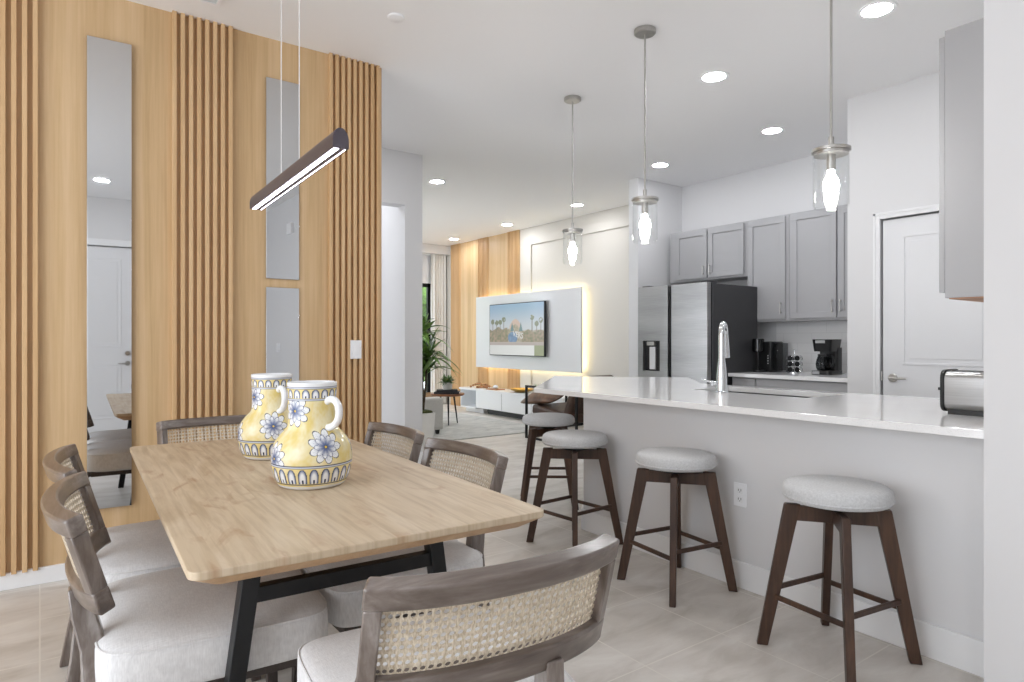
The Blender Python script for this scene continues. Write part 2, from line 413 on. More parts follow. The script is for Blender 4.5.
# ------------------------------------------------------------------ doors
def panel_door(root, axis, plane, a0, a1, z1, out, panels, m='door_white'):
    """slab with raised panels. axis 'y': door in plane x=plane spanning y; 'x': plane y=plane spanning x; out = +-1 visible side"""
    def bb(bm, p0, p1, a, c, z0, zz):
        if axis == 'y': box(bm, p0, p1, a, c, z0, zz)
        else: box(bm, a, c, p0, p1, z0, zz)
    b = BM(); bb(b, plane, plane-out*.035, a0, a1, .008, z1); slab = obj('slab', b, m, root, smooth=False)
    for (p, q, zl, zh) in panels:
        b = BM(); t = .016
        for (i, j, k, l) in ((p, q, zl, zl+t), (p, q, zh-t, zh), (p, p+t, zl+t, zh-t), (q-t, q, zl+t, zh-t)): bb(b, plane, plane+out*.006, i, j, k, l)
        bb(b, plane, plane+out*.004, p+.045, q-.045, zl+.045, zh-.045)
        obj('panel', b, m, root, smooth=False, bevel=.002)
def lever(root, pos, out, along, m='nickel'):
    """lever handle: out = unit vector off the door, along = lever direction"""
    o, a = Vector(out), Vector(along); p = Vector(pos); b = BM()
    tube(b, [p, p+o*.008, p+o*.012], [.031, .031, .026], 24); tube(b, [p, p+o*.05], .01, 12)
    tube(b, [p+o*.05-a*.012, p+o*.05, p+o*.052+a*.05, p+o*.046+a*.105], [.009, .011, .009, .007], 12)
    return obj('handle', b, m, root)
d = bpy.data.objects.new('door_1', None); COL.objects.link(d); struct(d); d.location = (4.96, 1.84, 0)
panel_door(d, 'y', 4.965, 1.435, 2.24, 2.095, -1, [(1.575, 2.108, 1.05, 1.972), (1.575, 2.108, .22, .83)])
lever(d, (4.965, 2.17, .955), (-1, 0, 0), (0, -1, 0))
b = BM(); tube(b, [(4.957, 2.246, .93), (4.957, 2.246, 1.0)], .006, 8); obj('latch', b, 'nickel', d)
def casing_y(x0, x1, a0, a1, z1, w=.06):
    b = BM()
    for q in ((x0, x1, a0-w, a0, 0, z1+w), (x0, x1, a1, a1+w, 0, z1+w), (x0, x1, a0, a1, z1, z1+w)): box(b, *q)
    xo = x0-.006
    for q in ((xo, x0, a0-w, a0-w+.018, 0, z1+w), (xo, x0, a1+w-.018, a1+w, 0, z1+w), (xo, x0, a0-w, a1+w, z1+w-.018, z1+w)): box(b, *q)
    return b
struct(obj('trim_5', casing_y(4.936, 4.95, 1.425, 2.25, 2.105, .045), 'trim_white', recenter=False, smooth=False, bevel=.002))
d = bpy.data.objects.new('door_2', None); COL.objects.link(d); struct(d); d.location = (.04, -1.77, 0)
panel_door(d, 'x', -1.775, -.405, .485, 2.425, 1, [(-.27, .35, 1.15, 2.28), (-.27, .35, .22, .92)])
lever(d, (.42, -1.775, .93), (0, 1, 0), (-1, 0, 0))
b = BM(); tube(b, [(.42, -1.775, 1.06), (.42, -1.757, 1.06)], .03, 20); box(b, .416, .424, -1.757, -1.735, 1.045, 1.075); obj('deadbolt', b, 'nickel', d)
b = BM()
for q in ((-.5, -.42, -1.75, -1.735, 0, 2.52), (.50, .58, -1.75, -1.735, 0, 2.52), (-.42, .50, -1.75, -1.735, 2.44, 2.52)): box(b, *q)
struct(obj('trim_6', b, 'trim_white', recenter=False, smooth=False, bevel=.003))
# living room sliding door
b = BM()
for x in (3.33, 4.70, 4.78, 6.10): box(b, x-.035, x+.035, 11.12, 11.18, 0, 2.33)
box(b, 3.3, 6.14, 11.12, 11.18, 2.26, 2.33); box(b, 3.3, 6.14, 11.12, 11.18, 0, .07)
w3 = struct(obj('window_2', b, 'black_metal', recenter=False, smooth=False))
bx('pane', 'glass', 3.37, 6.07, 11.145, 11.152, .07, 2.26, w3)
# lanai outside the sliding door
S('trim_7', 'outdoor_paving', (1.5, 8.0, 11.3, 15, -.1, -.01))
b = BM()
for i in range(110):
    x = random.uniform(1.5, 9); z = random.uniform(.3, 2.5)
    pillow(b, (x, 14.2+random.uniform(-.3, .5), z), (random.uniform(.3, .6), .4, random.uniform(.3, .6)), .9, .9, 10, 6)
hd = tag(obj('hedge', b, 'outdoor_green'), 'green hedge outside the black framed sliding door', 'hedge'); hd['kind'] = 'stuff'

# ------------------------------------------------------------------ mirrors, switches, outlets, ceiling fittings
mt = bx('wall_mirror', 'mirror', .198, .399, 4.022, 4.031, .34, 2.808, bevel=.001); mt.rotation_euler.z = R(-2.5); tag(mt, 'tall narrow mirror strip between slat bands, reflecting the white door', 'mirror')
tag(bx('wall_mirror', 'mirror', 1.102, 1.300, 4.032, 4.041, 1.598, 2.81, bevel=.001), 'upper narrow mirror behind the hanging bar light', 'mirror')
tag(bx('wall_mirror', 'mirror', 1.102, 1.300, 4.032, 4.041, .34, 1.545, bevel=.001), 'lower narrow mirror behind the two vases, below a thin oak gap', 'mirror')
sw = thing('light_switch', 'white light switch plate on the oak slats', 'switch', (1.66, 4.012, 1.165))
bx('plate', 'plastic_white', 1.622, 1.698, 4.006, 4.012, 1.105, 1.225, sw, .002); bx('rocker', 'plastic_white', 1.643, 1.677, 4.002, 4.006, 1.13, 1.2, sw, .001)
def outlet(name, label, c, axis, out, m='plastic_white', gangs=1, rocker=False):
    w = .072+.046*(gangs-1); t = thing(name, label, 'switch' if rocker else 'outlet', c)
    def bb(p0, p1, a0, a1, z0, z1):
        if axis == 'y': return (c[0]+p0*out, c[0]+p1*out, c[1]+a0, c[1]+a1, c[2]+z0, c[2]+z1)
        return (c[0]+a0, c[0]+a1, c[1]+p0*out, c[1]+p1*out, c[2]+z0, c[2]+z1)
    b = BM(); box(b, *bb(0, .005, -w/2, w/2, -.058, .058)); obj('plate', b, m, t, bevel=.002)
    for g in range(gangs):
        o = (g-(gangs-1)/2)*.046
        if rocker:
            b = BM(); box(b, *bb(.005, .009, o-.016, o+.016, -.033, .033)); obj('rocker', b, 'trim_white', t, bevel=.001)
        else:
            for s in (-.022, .022):
                b = BM(); box(b, *bb(.005, .007, o-.017, o+.017, s-.015, s+.015)); f = obj('socket', b, 'trim_white', t, bevel=.002)
                b = BM()
                for a in (-.007, .007): box(b, *bb(.007, .0075, o+a-.0015, o+a+.0015, s-.003, s+.007))
                box(b, *bb(.007, .0075, o-.002, o+.002, s-.010, s-.006)); obj('slots', b, 'dark_grey', f)
    return t
outlet('wall_outlet', 'white electrical outlet on the island half wall, beside the bar stools', (2.812, 1.942, .458), 'y', -1)
outlet('wall_outlet', 'small grey outlet plate low on the white hall wall beyond the oak wall', (2.855, 7.0, .52), 'x', -1, 'plastic_grey')
outlet('switch_plate', 'triple light switch plate seen in the lower mirror behind the vases', (2.602, -.87, 1.13), 'y', -1, gangs=3, rocker=True)
tag(bx('door_chime', 'plastic_white', 2.557, 2.602, -.38, -.2, 2.58, 2.72, bevel=.01), 'small white wall box seen in the upper mirror', 'door chime')
b = BM(); lathe(b, [(.0, -.012), (.040, -.012), (.047, -.008), (.049, 0)], 32, (1.628, 3.355, H)); tag(obj('smoke_detector', b, 'plastic_white'), 'small white round smoke detector on the ceiling above the oak wall corner', 'smoke detector')
v = thing('ceiling_vent', 'white ceiling air vent cut by the top of the photo over the oak wall', 'vent', (.64, 3.70, H-.012))
b = BM()
for q in ((.49, .79, 3.60, 3.62, H-.012, H), (.49, .79, 3.78, 3.8, H-.012, H), (.49, .51, 3.62, 3.78, H-.012, H), (.77, .79, 3.62, 3.78, H-.012, H)): box(b, *q)
obj('frame', b, 'plastic_white', v)
b = BM()
for i in range(7): bar(b, (.51, 3.635+i*.022, H-.006), (.77, 3.635+i*.022, H-.006), .002, .016, side=(0, .6, .8), flat=False)
obj('louvres', b, 'plastic_grey', v)
bx('duct', 'dark_grey', .51, .77, 3.62, 3.78, H-.001, H, v)

DL = [((3.739, 1.719), 'recessed ceiling light over the island, beside the pendant that hangs closest'),
      ((3.774, 2.817), 'recessed ceiling light over the island sink, between two pendants'),
      ((5.15, 3.243), 'recessed ceiling light in front of the grey upper kitchen cabinets'),
      ((5.218, 4.563), 'recessed ceiling light over the fridge front, behind the middle pendant rod'),
      ((3.687, 6.539), 'recessed ceiling light just past the white hall wall corner'),
      ((6.013, 10.046), 'recessed living room ceiling light at the oak band by the curtain'),
      ((5.938, 8.306), 'recessed living room ceiling light over the television'),
      ((5.849, 6.562), 'recessed ceiling light behind the rod of the smallest looking pendant'),
      ((2.0, 5.0), 'added recessed ceiling light, out of view in the passage behind the oak wall'),  # hidden extra lamp, added to brighten the hall wall
      ((2.3, 6.4), 'added recessed ceiling light, out of view inside the white hall behind the oak wall'),  # hidden extra lamp, added to brighten the hall recess
      ((.157, -.68), 'recessed ceiling light seen reflected in the tall mirror strip')]
proto = None
for (x, y), lab in DL:
    if proto is None:
        t = thing('recessed_light', lab, 'ceiling light', (x, y, H), group='recessed ceiling lights'); proto = t
        b = BM(); lathe(b, [(.075, -.004), (.098, -.006), (.102, 0), (.075, 0)], 40, (0, 0, 0), (False, False)); obj('trim_ring', b, 'trim_white', t, local=True)
        b = BM(); lathe(b, [(0, -.0045), (.076, -.0045)], 40, (0, 0, 0), (False, False)); obj('diffuser', b, 'downlight', t, local=True)
    else:
        t = copy_tree(proto); t.location = (x, y, H); t['label'] = lab

# ------------------------------------------------------------------ island pendants
PX = [((3.246, 3.692), 'glass jar pendant light over the far bent end of the island'),
      ((2.881, 2.634), 'glass jar pendant light over the middle of the island'),
      ((2.797, 1.478), 'largest looking glass jar pendant, hanging closest in front of the upper kitchen cabinets')]
proto = None
for (x, y), lab in PX:
    if proto is None:
        t = thing('pendant_light', lab, 'pendant light', (x, y, H), group='glass jar pendants over the island'); proto = t
        b = BM(); lathe(b, [(0, -.028), (.055, -.028), (.063, -.022), (.063, 0)], 40); obj('canopy', b, 'nickel', t, local=True)
        b = BM(); tube(b, [(0, 0, -.02), (0, 0, -.975)], .0055, 12); lathe(b, [(0, -.94), (.012, -.94), (.012, -.985), (0, -.985)], 16); obj('rod', b, 'nickel', t, local=True)
        b = BM(); lathe(b, [(0, -.98), (.035, -.982), (.072, -.99), (.079, -.992), (.079, -1.004), (.07, -1.006), (.07, -1.018), (0, -1.018)], 48); obj('cap', b, 'nickel', t, local=True)
        b = BM(); lathe(b, [(.018, -1.018), (.02, -1.06), (.018, -1.085), (0, -1.085)], 24); obj('socket', b, 'nickel', t, local=True)
        b = BM(); lathe(b, [(.013, -1.08), (.015, -1.10), (.03, -1.13), (.033, -1.15), (.03, -1.172), (.018, -1.19), (0, -1.196)], 24); obj('bulb', b, 'bulb', t, local=True)
        b = BM(); lathe(b, [(.071, -1.006), (.073, -1.03), (.073, -1.235), (.066, -1.25), (.062, -1.25), (.069, -1.232), (.069, -1.03), (.067, -1.006)], 48, caps=(False, False)); obj('glass_shade', b, 'glass_shade', t, local=True)
    else:
        t = copy_tree(proto); t.location = (x, y, H); t['label'] = lab

# ------------------------------------------------------------------ linear light over the table
t = thing('bar_pendant', 'dark half round bar light with a white glowing strip over the dining table', 'pendant light', (.7, 2.26, 1.755))
def half_round(bm, y0, y1, r, zc, n=16, x=.7):
    prof = [(r*math.cos(math.pi*i/n), .010+.036*math.sin(math.pi*i/n)) for i in range(n+1)]+[(-r, -.012), (r, -.012)]
    za, zb = zc-.033*(y0-2.26), zc-.033*(y1-2.26)
    a = [bm.verts.new((x+p, y0, za+q)) for p, q in prof]; c = [bm.verts.new((x+p, y1, zb+q)) for p, q in prof]
    bm.faces.new(a); bm.faces.new(c[::-1])
    for i in range(len(a)): bm.faces.new((a[i], a[(i+1) % len(a)], c[(i+1) % len(a)], c[i]))
b = BM(); half_round(b, 1.806, 2.70, .0235, 1.772); obj('body', b, 'lamp_body', t)
for ya in (1.80, 2.70):
    b = BM(); half_round(b, ya, ya+.006, .0242, 1.772); obj('end_cap', b, 'lamp_body', t)
for nm, xa, xb in (('light_strip', .683, .698), ('edge_strip', .7155, .718)):
    b = BM(); v_ = box(b, xa, xb, 1.81, 2.695, 1.7588, 1.7602)
    for q in v_: q.co.z -= .033*(q.co.y-2.26)
    obj(nm, b, 'led_white', t)
for y in (2.17, 2.37):
    b = BM(); tube(b, [(.7, y, 1.80), (.7, y, H)], .0016, 6); obj('wire', b, 'wire', t)

# ------------------------------------------------------------------ dining table
TA = R(-2.4); TC = (.717, 2.32)
t = thing('dining_table', 'pale oak dining table on splayed black metal legs', 'table', (TC[0], TC[1], 0), TA)
hw_, hl_ = .441, .93
def rrect(hx, hy, r, n=6):
    P = []
    for cx, cy, a0 in ((hx-r, hy-r, 0), (-hx+r, hy-r, 90), (-hx+r, -hy+r, 180), (hx-r, -hy+r, 270)):
        for i in range(n+1): a = R(a0+90*i/n); P.append((cx+r*math.cos(a), cy+r*math.sin(a)))
    return P
b = BM(); prism(b, rrect(hw_, hl_, .03), .742, .76); obj('tabletop', b, 'table_oak', t, local=True, bevel=.002)
b = BM(); A_ = rrect(hw_-.001, hl_-.001, .03); B_ = rrect(hw_-.05, hl_-.05, .02); n = len(A_)
va = [b.verts.new((x, y, .742)) for x, y in A_]; vb = [b.verts.new((x, y, .712)) for x, y in B_]
b.faces.new(vb[::-1]); b.faces.new(va)
for i in range(n): b.faces.new((va[i], va[(i+1) % n], vb[(i+1) % n], vb[i]))
obj('under_edge', b, 'table_edge', t, local=True)
for sy in (-1, 1):
    for sx in (-1, 1):
        b = BM(); yl = -.60 if sy < 0 else .71
        bar(b, (sx*.247, yl, .712), (sx*.345, yl, 0), .044, .05, .04, .046); lg = obj('leg', b, 'black_metal', t, local=True, bevel=.002)
    b = BM(); box(b, -.252, .252, yl-.016, yl+.016, .555, .595); obj('crossbar', b, 'black_metal', t, local=True, bevel=.002)
b = BM(); box(b, -.02, .02, -.60, .60, .675, .712); obj('spine', b, 'black_metal', t, local=True, bevel=.002)

# ------------------------------------------------------------------ cane back dining chair (faces +y)
ZT, ZB = .82, .590
HWD = .285
def back_surf(s, tt):
    """s in [-1,1] along the curve, tt in [0,1] up: centre of the frame thickness"""
    a = s*R(62); x = HWD*math.sin(a)/math.sin(R(62)); dep = (math.cos(a)-math.cos(R(62)))/(1-math.cos(R(62)))
    y = -.246-.062*dep-.067*tt; return Vector((x, y, ZB+(ZT-ZB)*tt))
def back_nrm(s, tt):
    e = 1e-3; d1 = back_surf(s+e, tt)-back_surf(s-e, tt); d2 = back_surf(s, tt+e)-back_surf(s, tt-e); return d1.cross(d2).normalized()
def curved_solid(bm, s0, s1, t0, t1, th, ns=24, nt=1):
    g = {}
    for k, o in ((0, -th/2), (1, th/2)):
        for i in range(ns+1):
            for j in range(nt+1):
                s, q = s0+(s1-s0)*i/ns, t0+(t1-t0)*j/nt; g[k, i, j] = bm.verts.new(back_surf(s, q)+back_nrm(s, q)*o)
    for i in range(ns):
        for j in range(nt):
            for k in (0, 1): bm.faces.new((g[k, i, j], g[k, i+1, j], g[k, i+1, j+1], g[k, i, j+1]))
    for i in range(ns):
        for j in (0, nt): bm.faces.new((g[0, i, j], g[0, i+1, j], g[1, i+1, j], g[1, i, j]))
    for j in range(nt):
        for i in (0, ns): bm.faces.new((g[0, i, j], g[0, i, j+1], g[1, i, j+1], g[1, i, j]))
def cane_panel(bm, s0, s1, t0, t1, nx, nz, th=.003):
    rel = [(0, 0), (.5, 0), (1, 0), (1, .5), (1, 1), (.5, 1), (0, 1), (0, .5)]
    cache = {}
    def V(k, a, c):
        key = (k, round(a, 4), round(c, 4))
        if key not in cache:
            s, q = s0+(s1-s0)*a/nx, t0+(t1-t0)*c/nz; cache[key] = bm.verts.new(back_surf(s, q)+back_nrm(s, q)*(th/2 if k else -th/2))
        return cache[key]
    for i in range(nx):
        for j in range(nz):
            hr = .345
            hole = [(.5+hr*1.08*math.cos(R(225+45*k)), .5+hr*math.sin(R(225+45*k))) for k in range(8)]
            for k in range(8):
                k2 = (k+1) % 8
                for side in (0, 1):
                    bm.faces.new((V(side, i+rel[k][0], j+rel[k][1]), V(side, i+rel[k2][0], j+rel[k2][1]), V(side, i+hole[k2][0], j+hole[k2][1]), V(side, i+hole[k][0], j+hole[k][1])))
                bm.faces.new((V(0, i+hole[k][0], j+hole[k][1]), V(0, i+hole[k2][0], j+hole[k2][1]), V(1, i+hole[k2][0], j+hole[k2][1]), V(1, i+hole[k][0], j+hole[k][1])))
def make_chair(label):
    t = thing('dining_chair', label, 'chair', group='cane back chairs round the dining table')
    b = BM(); fr_w = .17
    curved_solid(b, -1, 1, .81, 1, .040, 32); curved_solid(b, -1, 1, 0, .235, .040, 32)
    bf = obj('back_frame', b, 'chair_rail_wood', t, local=True, bevel=.006, seg=3)
    for sg in (-1, 1):
        b = BM(); curved_solid(b, sg*.985, sg*.835, .22, .82, .039, 4, 4); obj('back_post', b, 'chair_wood', t, local=True, bevel=.004)
    b = BM(); cane_panel(b, -.85, .85, .225, .82, 33, 9); obj('cane_panel', b, 'cane', t, local=True, smooth=False)
    b = BM()
    def crown(p):
        q = Vector(p)
        if q.y < 0: q.x *= 1-.10*(abs(q.y)/.27)**2
        return q
    pillow(b, (0, .005, .422), (.288, .282, .071), .30, .24, 84, 24, .16, crown); st = obj('seat', b, 'linen', t, local=True)
    b = BM(); P_ = []
    for i in range(73):
        th = 2*math.pi*i/72; e = .24; p = crown(Vector((spow(math.cos(th), e)*.284, spow(math.sin(th), e)*.278, 0))); P_.append((p.x, p.y+.005, .474))
    tube(b, P_, .0035, 6); obj('piping', b, 'linen', st, local=True)
    b = BM()
    for q in ((-.25, .25, .215, .245, .33, .365), (-.23, .23, -.25, -.22, .33, .365), (-.25, -.22, -.23, .22, .33, .365), (.22, .25, -.23, .22, .33, .365)): box(b, *q)
    obj('seat_frame', b, 'leg_dark', t, local=True, bevel=.003)
    for sg in (-1, 1):
        b = BM(); bar(b, (sg*.235, .225, .34), (sg*.245, .24, 0), .045, .045, .032, .032); obj('leg', b, 'leg_dark', t, local=True, bevel=.003)
        # rear leg: curved upright carrying the back frame
        pts = [(.215, -.33, 0), (.20, -.29, .2), (.175, -.272, .36), (.145, -.278, .46), (.126, -.298, .54), (.120, -.306, .606)]; wd = [.032, .04, .046, .046, .044, .042]
        b = BM(); rings = []
        for (x, y, z), w in zip(pts, wd):
            rings.append([b.verts.new((sg*x+dx*w*.5, y+dy*w*.62, z)) for dx, dy in ((-1, -1), (1, -1), (1, 1), (-1, 1))])
        for r0, r1 in zip(rings, rings[1:]):
            for k in range(4): b.faces.new((r0[k], r0[(k+1) % 4], r1[(k+1) % 4], r1[k]))
        b.faces.new(rings[0]); b.faces.new(rings[-1]); obj('leg', b, 'chair_wood', t, local=True, bevel=.005)
    return t
def place(o, x, y, deg, label, sx=1., sz=1.):
    o.location = (x, y, 0); o.rotation_euler = (0, 0, R(deg)); o['label'] = label; o.scale = (sx, 1, sz)
c0 = make_chair('x')
place(c0, .728, 1.300, -6, 'cane back dining chair at the near table end, its outer back towards the camera', .91)
CH = [(.395, 2.06, -93.5, 'grey wood chair at the table side by the big mirror, closer to the camera', 1.06),
      (.40, 2.72, -92, 'chair half hidden behind another at the mirror side of the table', 1.10),
      (.985, 2.105, 90, 'cane back chair on the island side of the table, closer to the camera', .94),
      (1.01, 2.75, 90, 'cane back chair on the island side of the table, farther along near the oak wall', .90),
      (.76, 3.32, 180, 'chair at the far table end under the oak slat wall, partly behind the vases', 1.)]
for x, y, a, lab, sx in CH:
    c = copy_tree(c0); place(c, x, y, a, lab, sx)

# ------------------------------------------------------------------ vases
def sm(a, b, x):
    t = min(1, max(0, (x-a)/(b-a))); return t*t*(3-2*t)
VP = [(0, .095), (.004, .102), (.012, .108), (.03, .1165), (.055, .123), (.08, .1255), (.103, .1245), (.135, .1165), (.161, .099), (.172, .0885), (.18, .081), (.19, .0765), (.21, .0745), (.24, .0742), (.28, .0750), (.31, .0768), (.325, .078)]
def vrad(z):
    for i, ((z0, r0), (z1, r1)) in enumerate(zip(VP, VP[1:])):
        if z <= z1:
            rm = VP[max(i-1, 0)]; rp = VP[min(i+2, len(VP)-1)]; t = (z-z0)/(z1-z0); h = z1-z0
            m0 = (r1-rm[1])/max(1e-6, z1-rm[0])*h; m1 = (rp[1]-r0)/max(1e-6, rp[0]-z0)*h
            return (2*t**3-3*t*t+1)*r0+(t**3-2*t*t+t)*m0+(-2*t**3+3*t*t)*r1+(t**3-t*t)*m1
    return VP[-1][1]
YEL, PALE, WHT, BLU, NAV = lin(226, 206, 134), lin(238, 232, 204), lin(236, 238, 240), lin(86, 108, 160), lin(36, 46, 80)
FACE = math.atan2(-2.07, -.706)
FLOWERS = [(20, .133, .052, 9, 0, 1), (-64, .095, .052, 9, .3, 1), (-44, .240, .050, 9, .6, 1), (150, .13, .045, 9, .2, 1), (95, .12, .04, 9, .8, 1), (-130, .12, .045, 9, .2, 1), (160, .25, .04, 9, .1, 1), (-150, .25, .035, 9, .1, 1)]
def lerp(a, b, t): return tuple(x+(y-x)*t for x, y in zip(a, b))
def vcolor(th, z):
    r = vrad(z); nz = noise.noise(Vector((math.cos(th)*3, math.sin(th)*3, z*22)))
    nf = noise.noise(Vector((math.cos(th)*12, math.sin(th)*12, z*90)))
    c = lerp(YEL, PALE, min(1, max(0, .38+.75*nz+.25*nf)))
    if z > .316 or z < .012: return WHT if nf > -.6 else lerp(WHT, BLU, .15)
    def arches(n, zl, zh):
        q = (th/(2*math.pi)*n) % 1-.5; yy = (z-zl)/(zh-zl)
        wdt = .40*math.sqrt(max(0, 1-max(0, (yy-.45)/.5)**2)) if yy > .45 else .40
        if .04 < yy < .95 and abs(q) < wdt:
            if abs(q) > wdt-.07: return NAV
            dd = math.hypot(q/.22, (yy-.28)/.34)
            k = lerp(WHT, lerp(BLU, NAV, .35), sm(.55, 1.25, math.hypot(q/.3, (yy-.3)/.55)))
            return NAV if abs(q) < .07 and .05 < yy < .28 else k
        return lerp(c, YEL, .4)
    for zl, zh, n in ((.020, .070, 22), (.279, .309, 16)):
        if zl < z < zh: return arches(n, zl, zh)
        for zz in (zl, zh):
            if abs(z-zz) < .0017: return NAV
    if .070 < z < .078 or .309 < z < .316 or .272 < z < .279: 
        for zz in (.0775, .3155, .2725):
            if abs(z-zz) < .0014: return NAV
        return lerp(WHT, BLU, .35)
    for a0, z0, Rr, n, ph, _ in FLOWERS:
        d = (th-FACE-R(a0)+math.pi) % (2*math.pi)-math.pi; du = d*r; dz = (z-z0)*1.0; rad = math.hypot(du, dz)
        if rad < Rr*1.25:
            an = math.atan2(dz, du)+ph
            pet = abs(math.cos(an*n/2)); edge = Rr*(.66+.36*pet**.8)
            an2 = an+math.pi/n; pet2 = abs(math.cos(an2*n/2)); edge2 = Rr*(.42+.26*pet2)
            if rad < .005: return lin(226, 196, 90) if rad < .0038 else NAV
            if rad < edge:
                if edge-rad < .0027: return NAV
                if abs(edge2-rad) < .0012: return lerp(NAV, BLU, .4)
                k = sm(.95, .25, rad/edge) if False else 1-sm(.12, .75, rad/edge)
                kk = lerp(WHT, lerp(BLU, NAV, .4), min(1, k*.95))
                if pet < .28 and rad > edge2: return lerp(NAV, BLU, .5)
                if abs(math.sin(an*n*2.5)) < .25 and .2 < rad/edge < .8: kk = lerp(kk, BLU, .5)
                return kk
    return c
NS, NZ = 420, 230
def vase(label, x, y, rz):
    t = thing('vase', label, 'vase', (x, y, .7605), rz, 'painted jug vases on the table')
    me = bpy.data.meshes.new('body'); V = []; F = []; C = []
    for j in range(NZ+1):
        z = .325*j/NZ; r = vrad(z)
        for i in range(NS):
            th = 2*math.pi*i/NS; V.append((r*math.cos(th), r*math.sin(th), z)); C.append(vcolor(th, z))
    prof = [(.076, .3285), (.0725, .3285), (.070, .325), (.069, .30), (.068, .24), (.068, .195), (.074, .172), (.098, .14), (.112, .1), (.108, .05), (.09, .02), (0.001, .012)]
    for r, z in prof:
        for i in range(NS): th = 2*math.pi*i/NS; V.append((r*math.cos(th), r*math.sin(th), z)); C.append(WHT)
    nr = NZ+1+len(prof)
    for j in range(nr-1):
        for i in range(NS): a = j*NS+i; c = j*NS+(i+1) % NS; F.append((a, c, c+NS, a+NS))
    F.append(tuple(range(NS-1, -1, -1)))
    me.from_pydata(V, [], F); at = me.color_attributes.new('Col', 'FLOAT_COLOR', 'POINT')
    at.data.foreach_set('color', [q for c in C for q in (*c, 1)])
    me.materials.append(M['vase_glaze']); me.polygons.foreach_set('use_smooth', [True]*len(me.polygons))
    o = bpy.data.objects.new('body', me); COL.objects.link(o); o.parent = t
    a = FACE+R(38); ca, sa = math.cos(a), math.sin(a)
    pr_ = [(.070, .268), (.090, .278), (.112, .274), (.127, .258), (.131, .235), (.125, .212), (.108, .196), (.088, .188), (.078, .186)]
    pts = []
    for i in range(len(pr_)-1):
        for k in range(4): q = k/4; pts.append((pr_[i][0]+(pr_[i+1][0]-pr_[i][0])*q, pr_[i][1]+(pr_[i+1][1]-pr_[i][1])*q))
    pts.append(pr_[-1]); 
    for _ in range(3): pts = [pts[0]]+[((pts[i-1][0]+2*pts[i][0]+pts[i+1][0])/4, (pts[i-1][1]+2*pts[i][1]+pts[i+1][1])/4) for i in range(1, len(pts)-1)]+[pts[-1]]
    b = BM(); tube(b, [(r*ca, r*sa, z) for r, z in pts], .0115, 16); obj('handle', b, 'ceramic_white', t, local=True)
    return t
v1 = vase('yellow and blue floral jug vase standing in front of its twin on the table', .711, 2.075, 0)
v2 = copy_tree(v1); v2.location = (.750, 2.665, .7605); v2.rotation_euler = (0, 0, R(-14)); v2['label'] = 'yellow and blue floral jug vase half hidden behind its twin'

# ------------------------------------------------------------------ bar stools
def make_stool(label):
    t = thing('bar_stool', label, 'stool', group='round swivel stools at the island')
    b = BM(); lathe(b, [(0, .582), (.175, .582), (.189, .586), (.196, .596), (.1975, .610), (.196, .624), (.191, .636), (.178, .645), (.14, .650), (.05, .652), (0, .652)], 64); st = obj('seat', b, 'stool_fabric', t, local=True, angle=80)
    b = BM(); tube(b, [(.1965*math.cos(2*math.pi*i/64), .1965*math.sin(2*math.pi*i/64), .600) for i in range(65)], .0028, 6); obj('piping', b, 'stool_fabric', st, local=True)
    b = BM(); lathe(b, [(0, .553), (.06, .553), (.062, .557), (.062, .582), (0, .582)], 32); obj('swivel_plate', b, 'black_metal', t, local=True)
    top, bot = .165, .272
    for a in (0, 1):
        d = Vector((math.cos(R(45+90*a)), math.sin(R(45+90*a)), 0)); b = BM()
        bar(b, d*-.165+Vector((0, 0, .525)), d*.165+Vector((0, 0, .525)), .056, .03, side=(0, 0, 1), flat=False); obj('cross_beam', b, 'walnut', t, local=True, bevel=.003)
    for k in range(4):
        d = Vector((math.cos(R(45+90*k)), math.sin(R(45+90*k)), 0)); b = BM()
        bar(b, d*.160+Vector((0, 0, .56)), d*bot, .060, .032, .042, .030, side=tuple(d)); obj('leg', b, 'walnut', t, local=True, bevel=.004)
        z = .195 if k % 2 else .225; rr = bot+(.160-bot)*z/.56
        d2 = Vector((math.cos(R(135+90*k)), math.sin(R(135+90*k)), 0)); b = BM()
        bar(b, d*rr+Vector((0, 0, z)), d2*rr+Vector((0, 0, z)), .020, .013, side=(0, 0, 1), flat=False); obj('stretcher', b, 'walnut', t, local=True, bevel=.003)
    return t
ST = [(2.52, 1.31, -8, 'round grey bar stool closest to the camera, at the wall end of the island'),
      (2.575, 2.15, -8, 'round grey bar stool just beside the wall outlet of the island'),
      (2.615, 2.955, 4, 'round grey bar stool at the bend of the island, its seat overlapping the farthest one'),
      (3.10, 3.80, -38, 'round grey bar stool in front of the brown leather armchair')]
s0 = make_stool('x')
for i, (x, y, a, lab) in enumerate(ST):
    s = s0 if i == 0 else copy_tree(s0); s.location = (x, y, 0); s.rotation_euler = (0, 0, R(a)); s.scale = (1, 1, 1.025); s['label'] = lab

# ------------------------------------------------------------------ island counter, sink, tap, toaster
CT = [(2.61, .848), (3.87, .848), (3.87, 3.0), (4.43, 3.57), (3.63, 4.37), (2.61, 3.35)]
SK = (3.34, 3.74, 1.90, 2.66)
b = BM()
def loop(pts, z): 
    v = [b.verts.new((x, y, z)) for x, y in pts]; return v, [b.edges.new((v[i], v[(i+1) % len(v)])) for i in range(len(v))]
hole = [(SK[0], SK[2]), (SK[1], SK[2]), (SK[1], SK[3]), (SK[0], SK[3])]
v1_, e1_ = loop(CT, .914); v2_, e2_ = loop(hole, .914)
bmesh.ops.triangle_fill(b, use_beauty=True, use_dissolve=False, edges=e1_+e2_)
ext = bmesh.ops.extrude_face_region(b, geom=list(b.faces)); bmesh.ops.translate(b, vec=(0, 0, -.03), verts=[g for g in ext['geom'] if isinstance(g, bmesh.types.BMVert)])
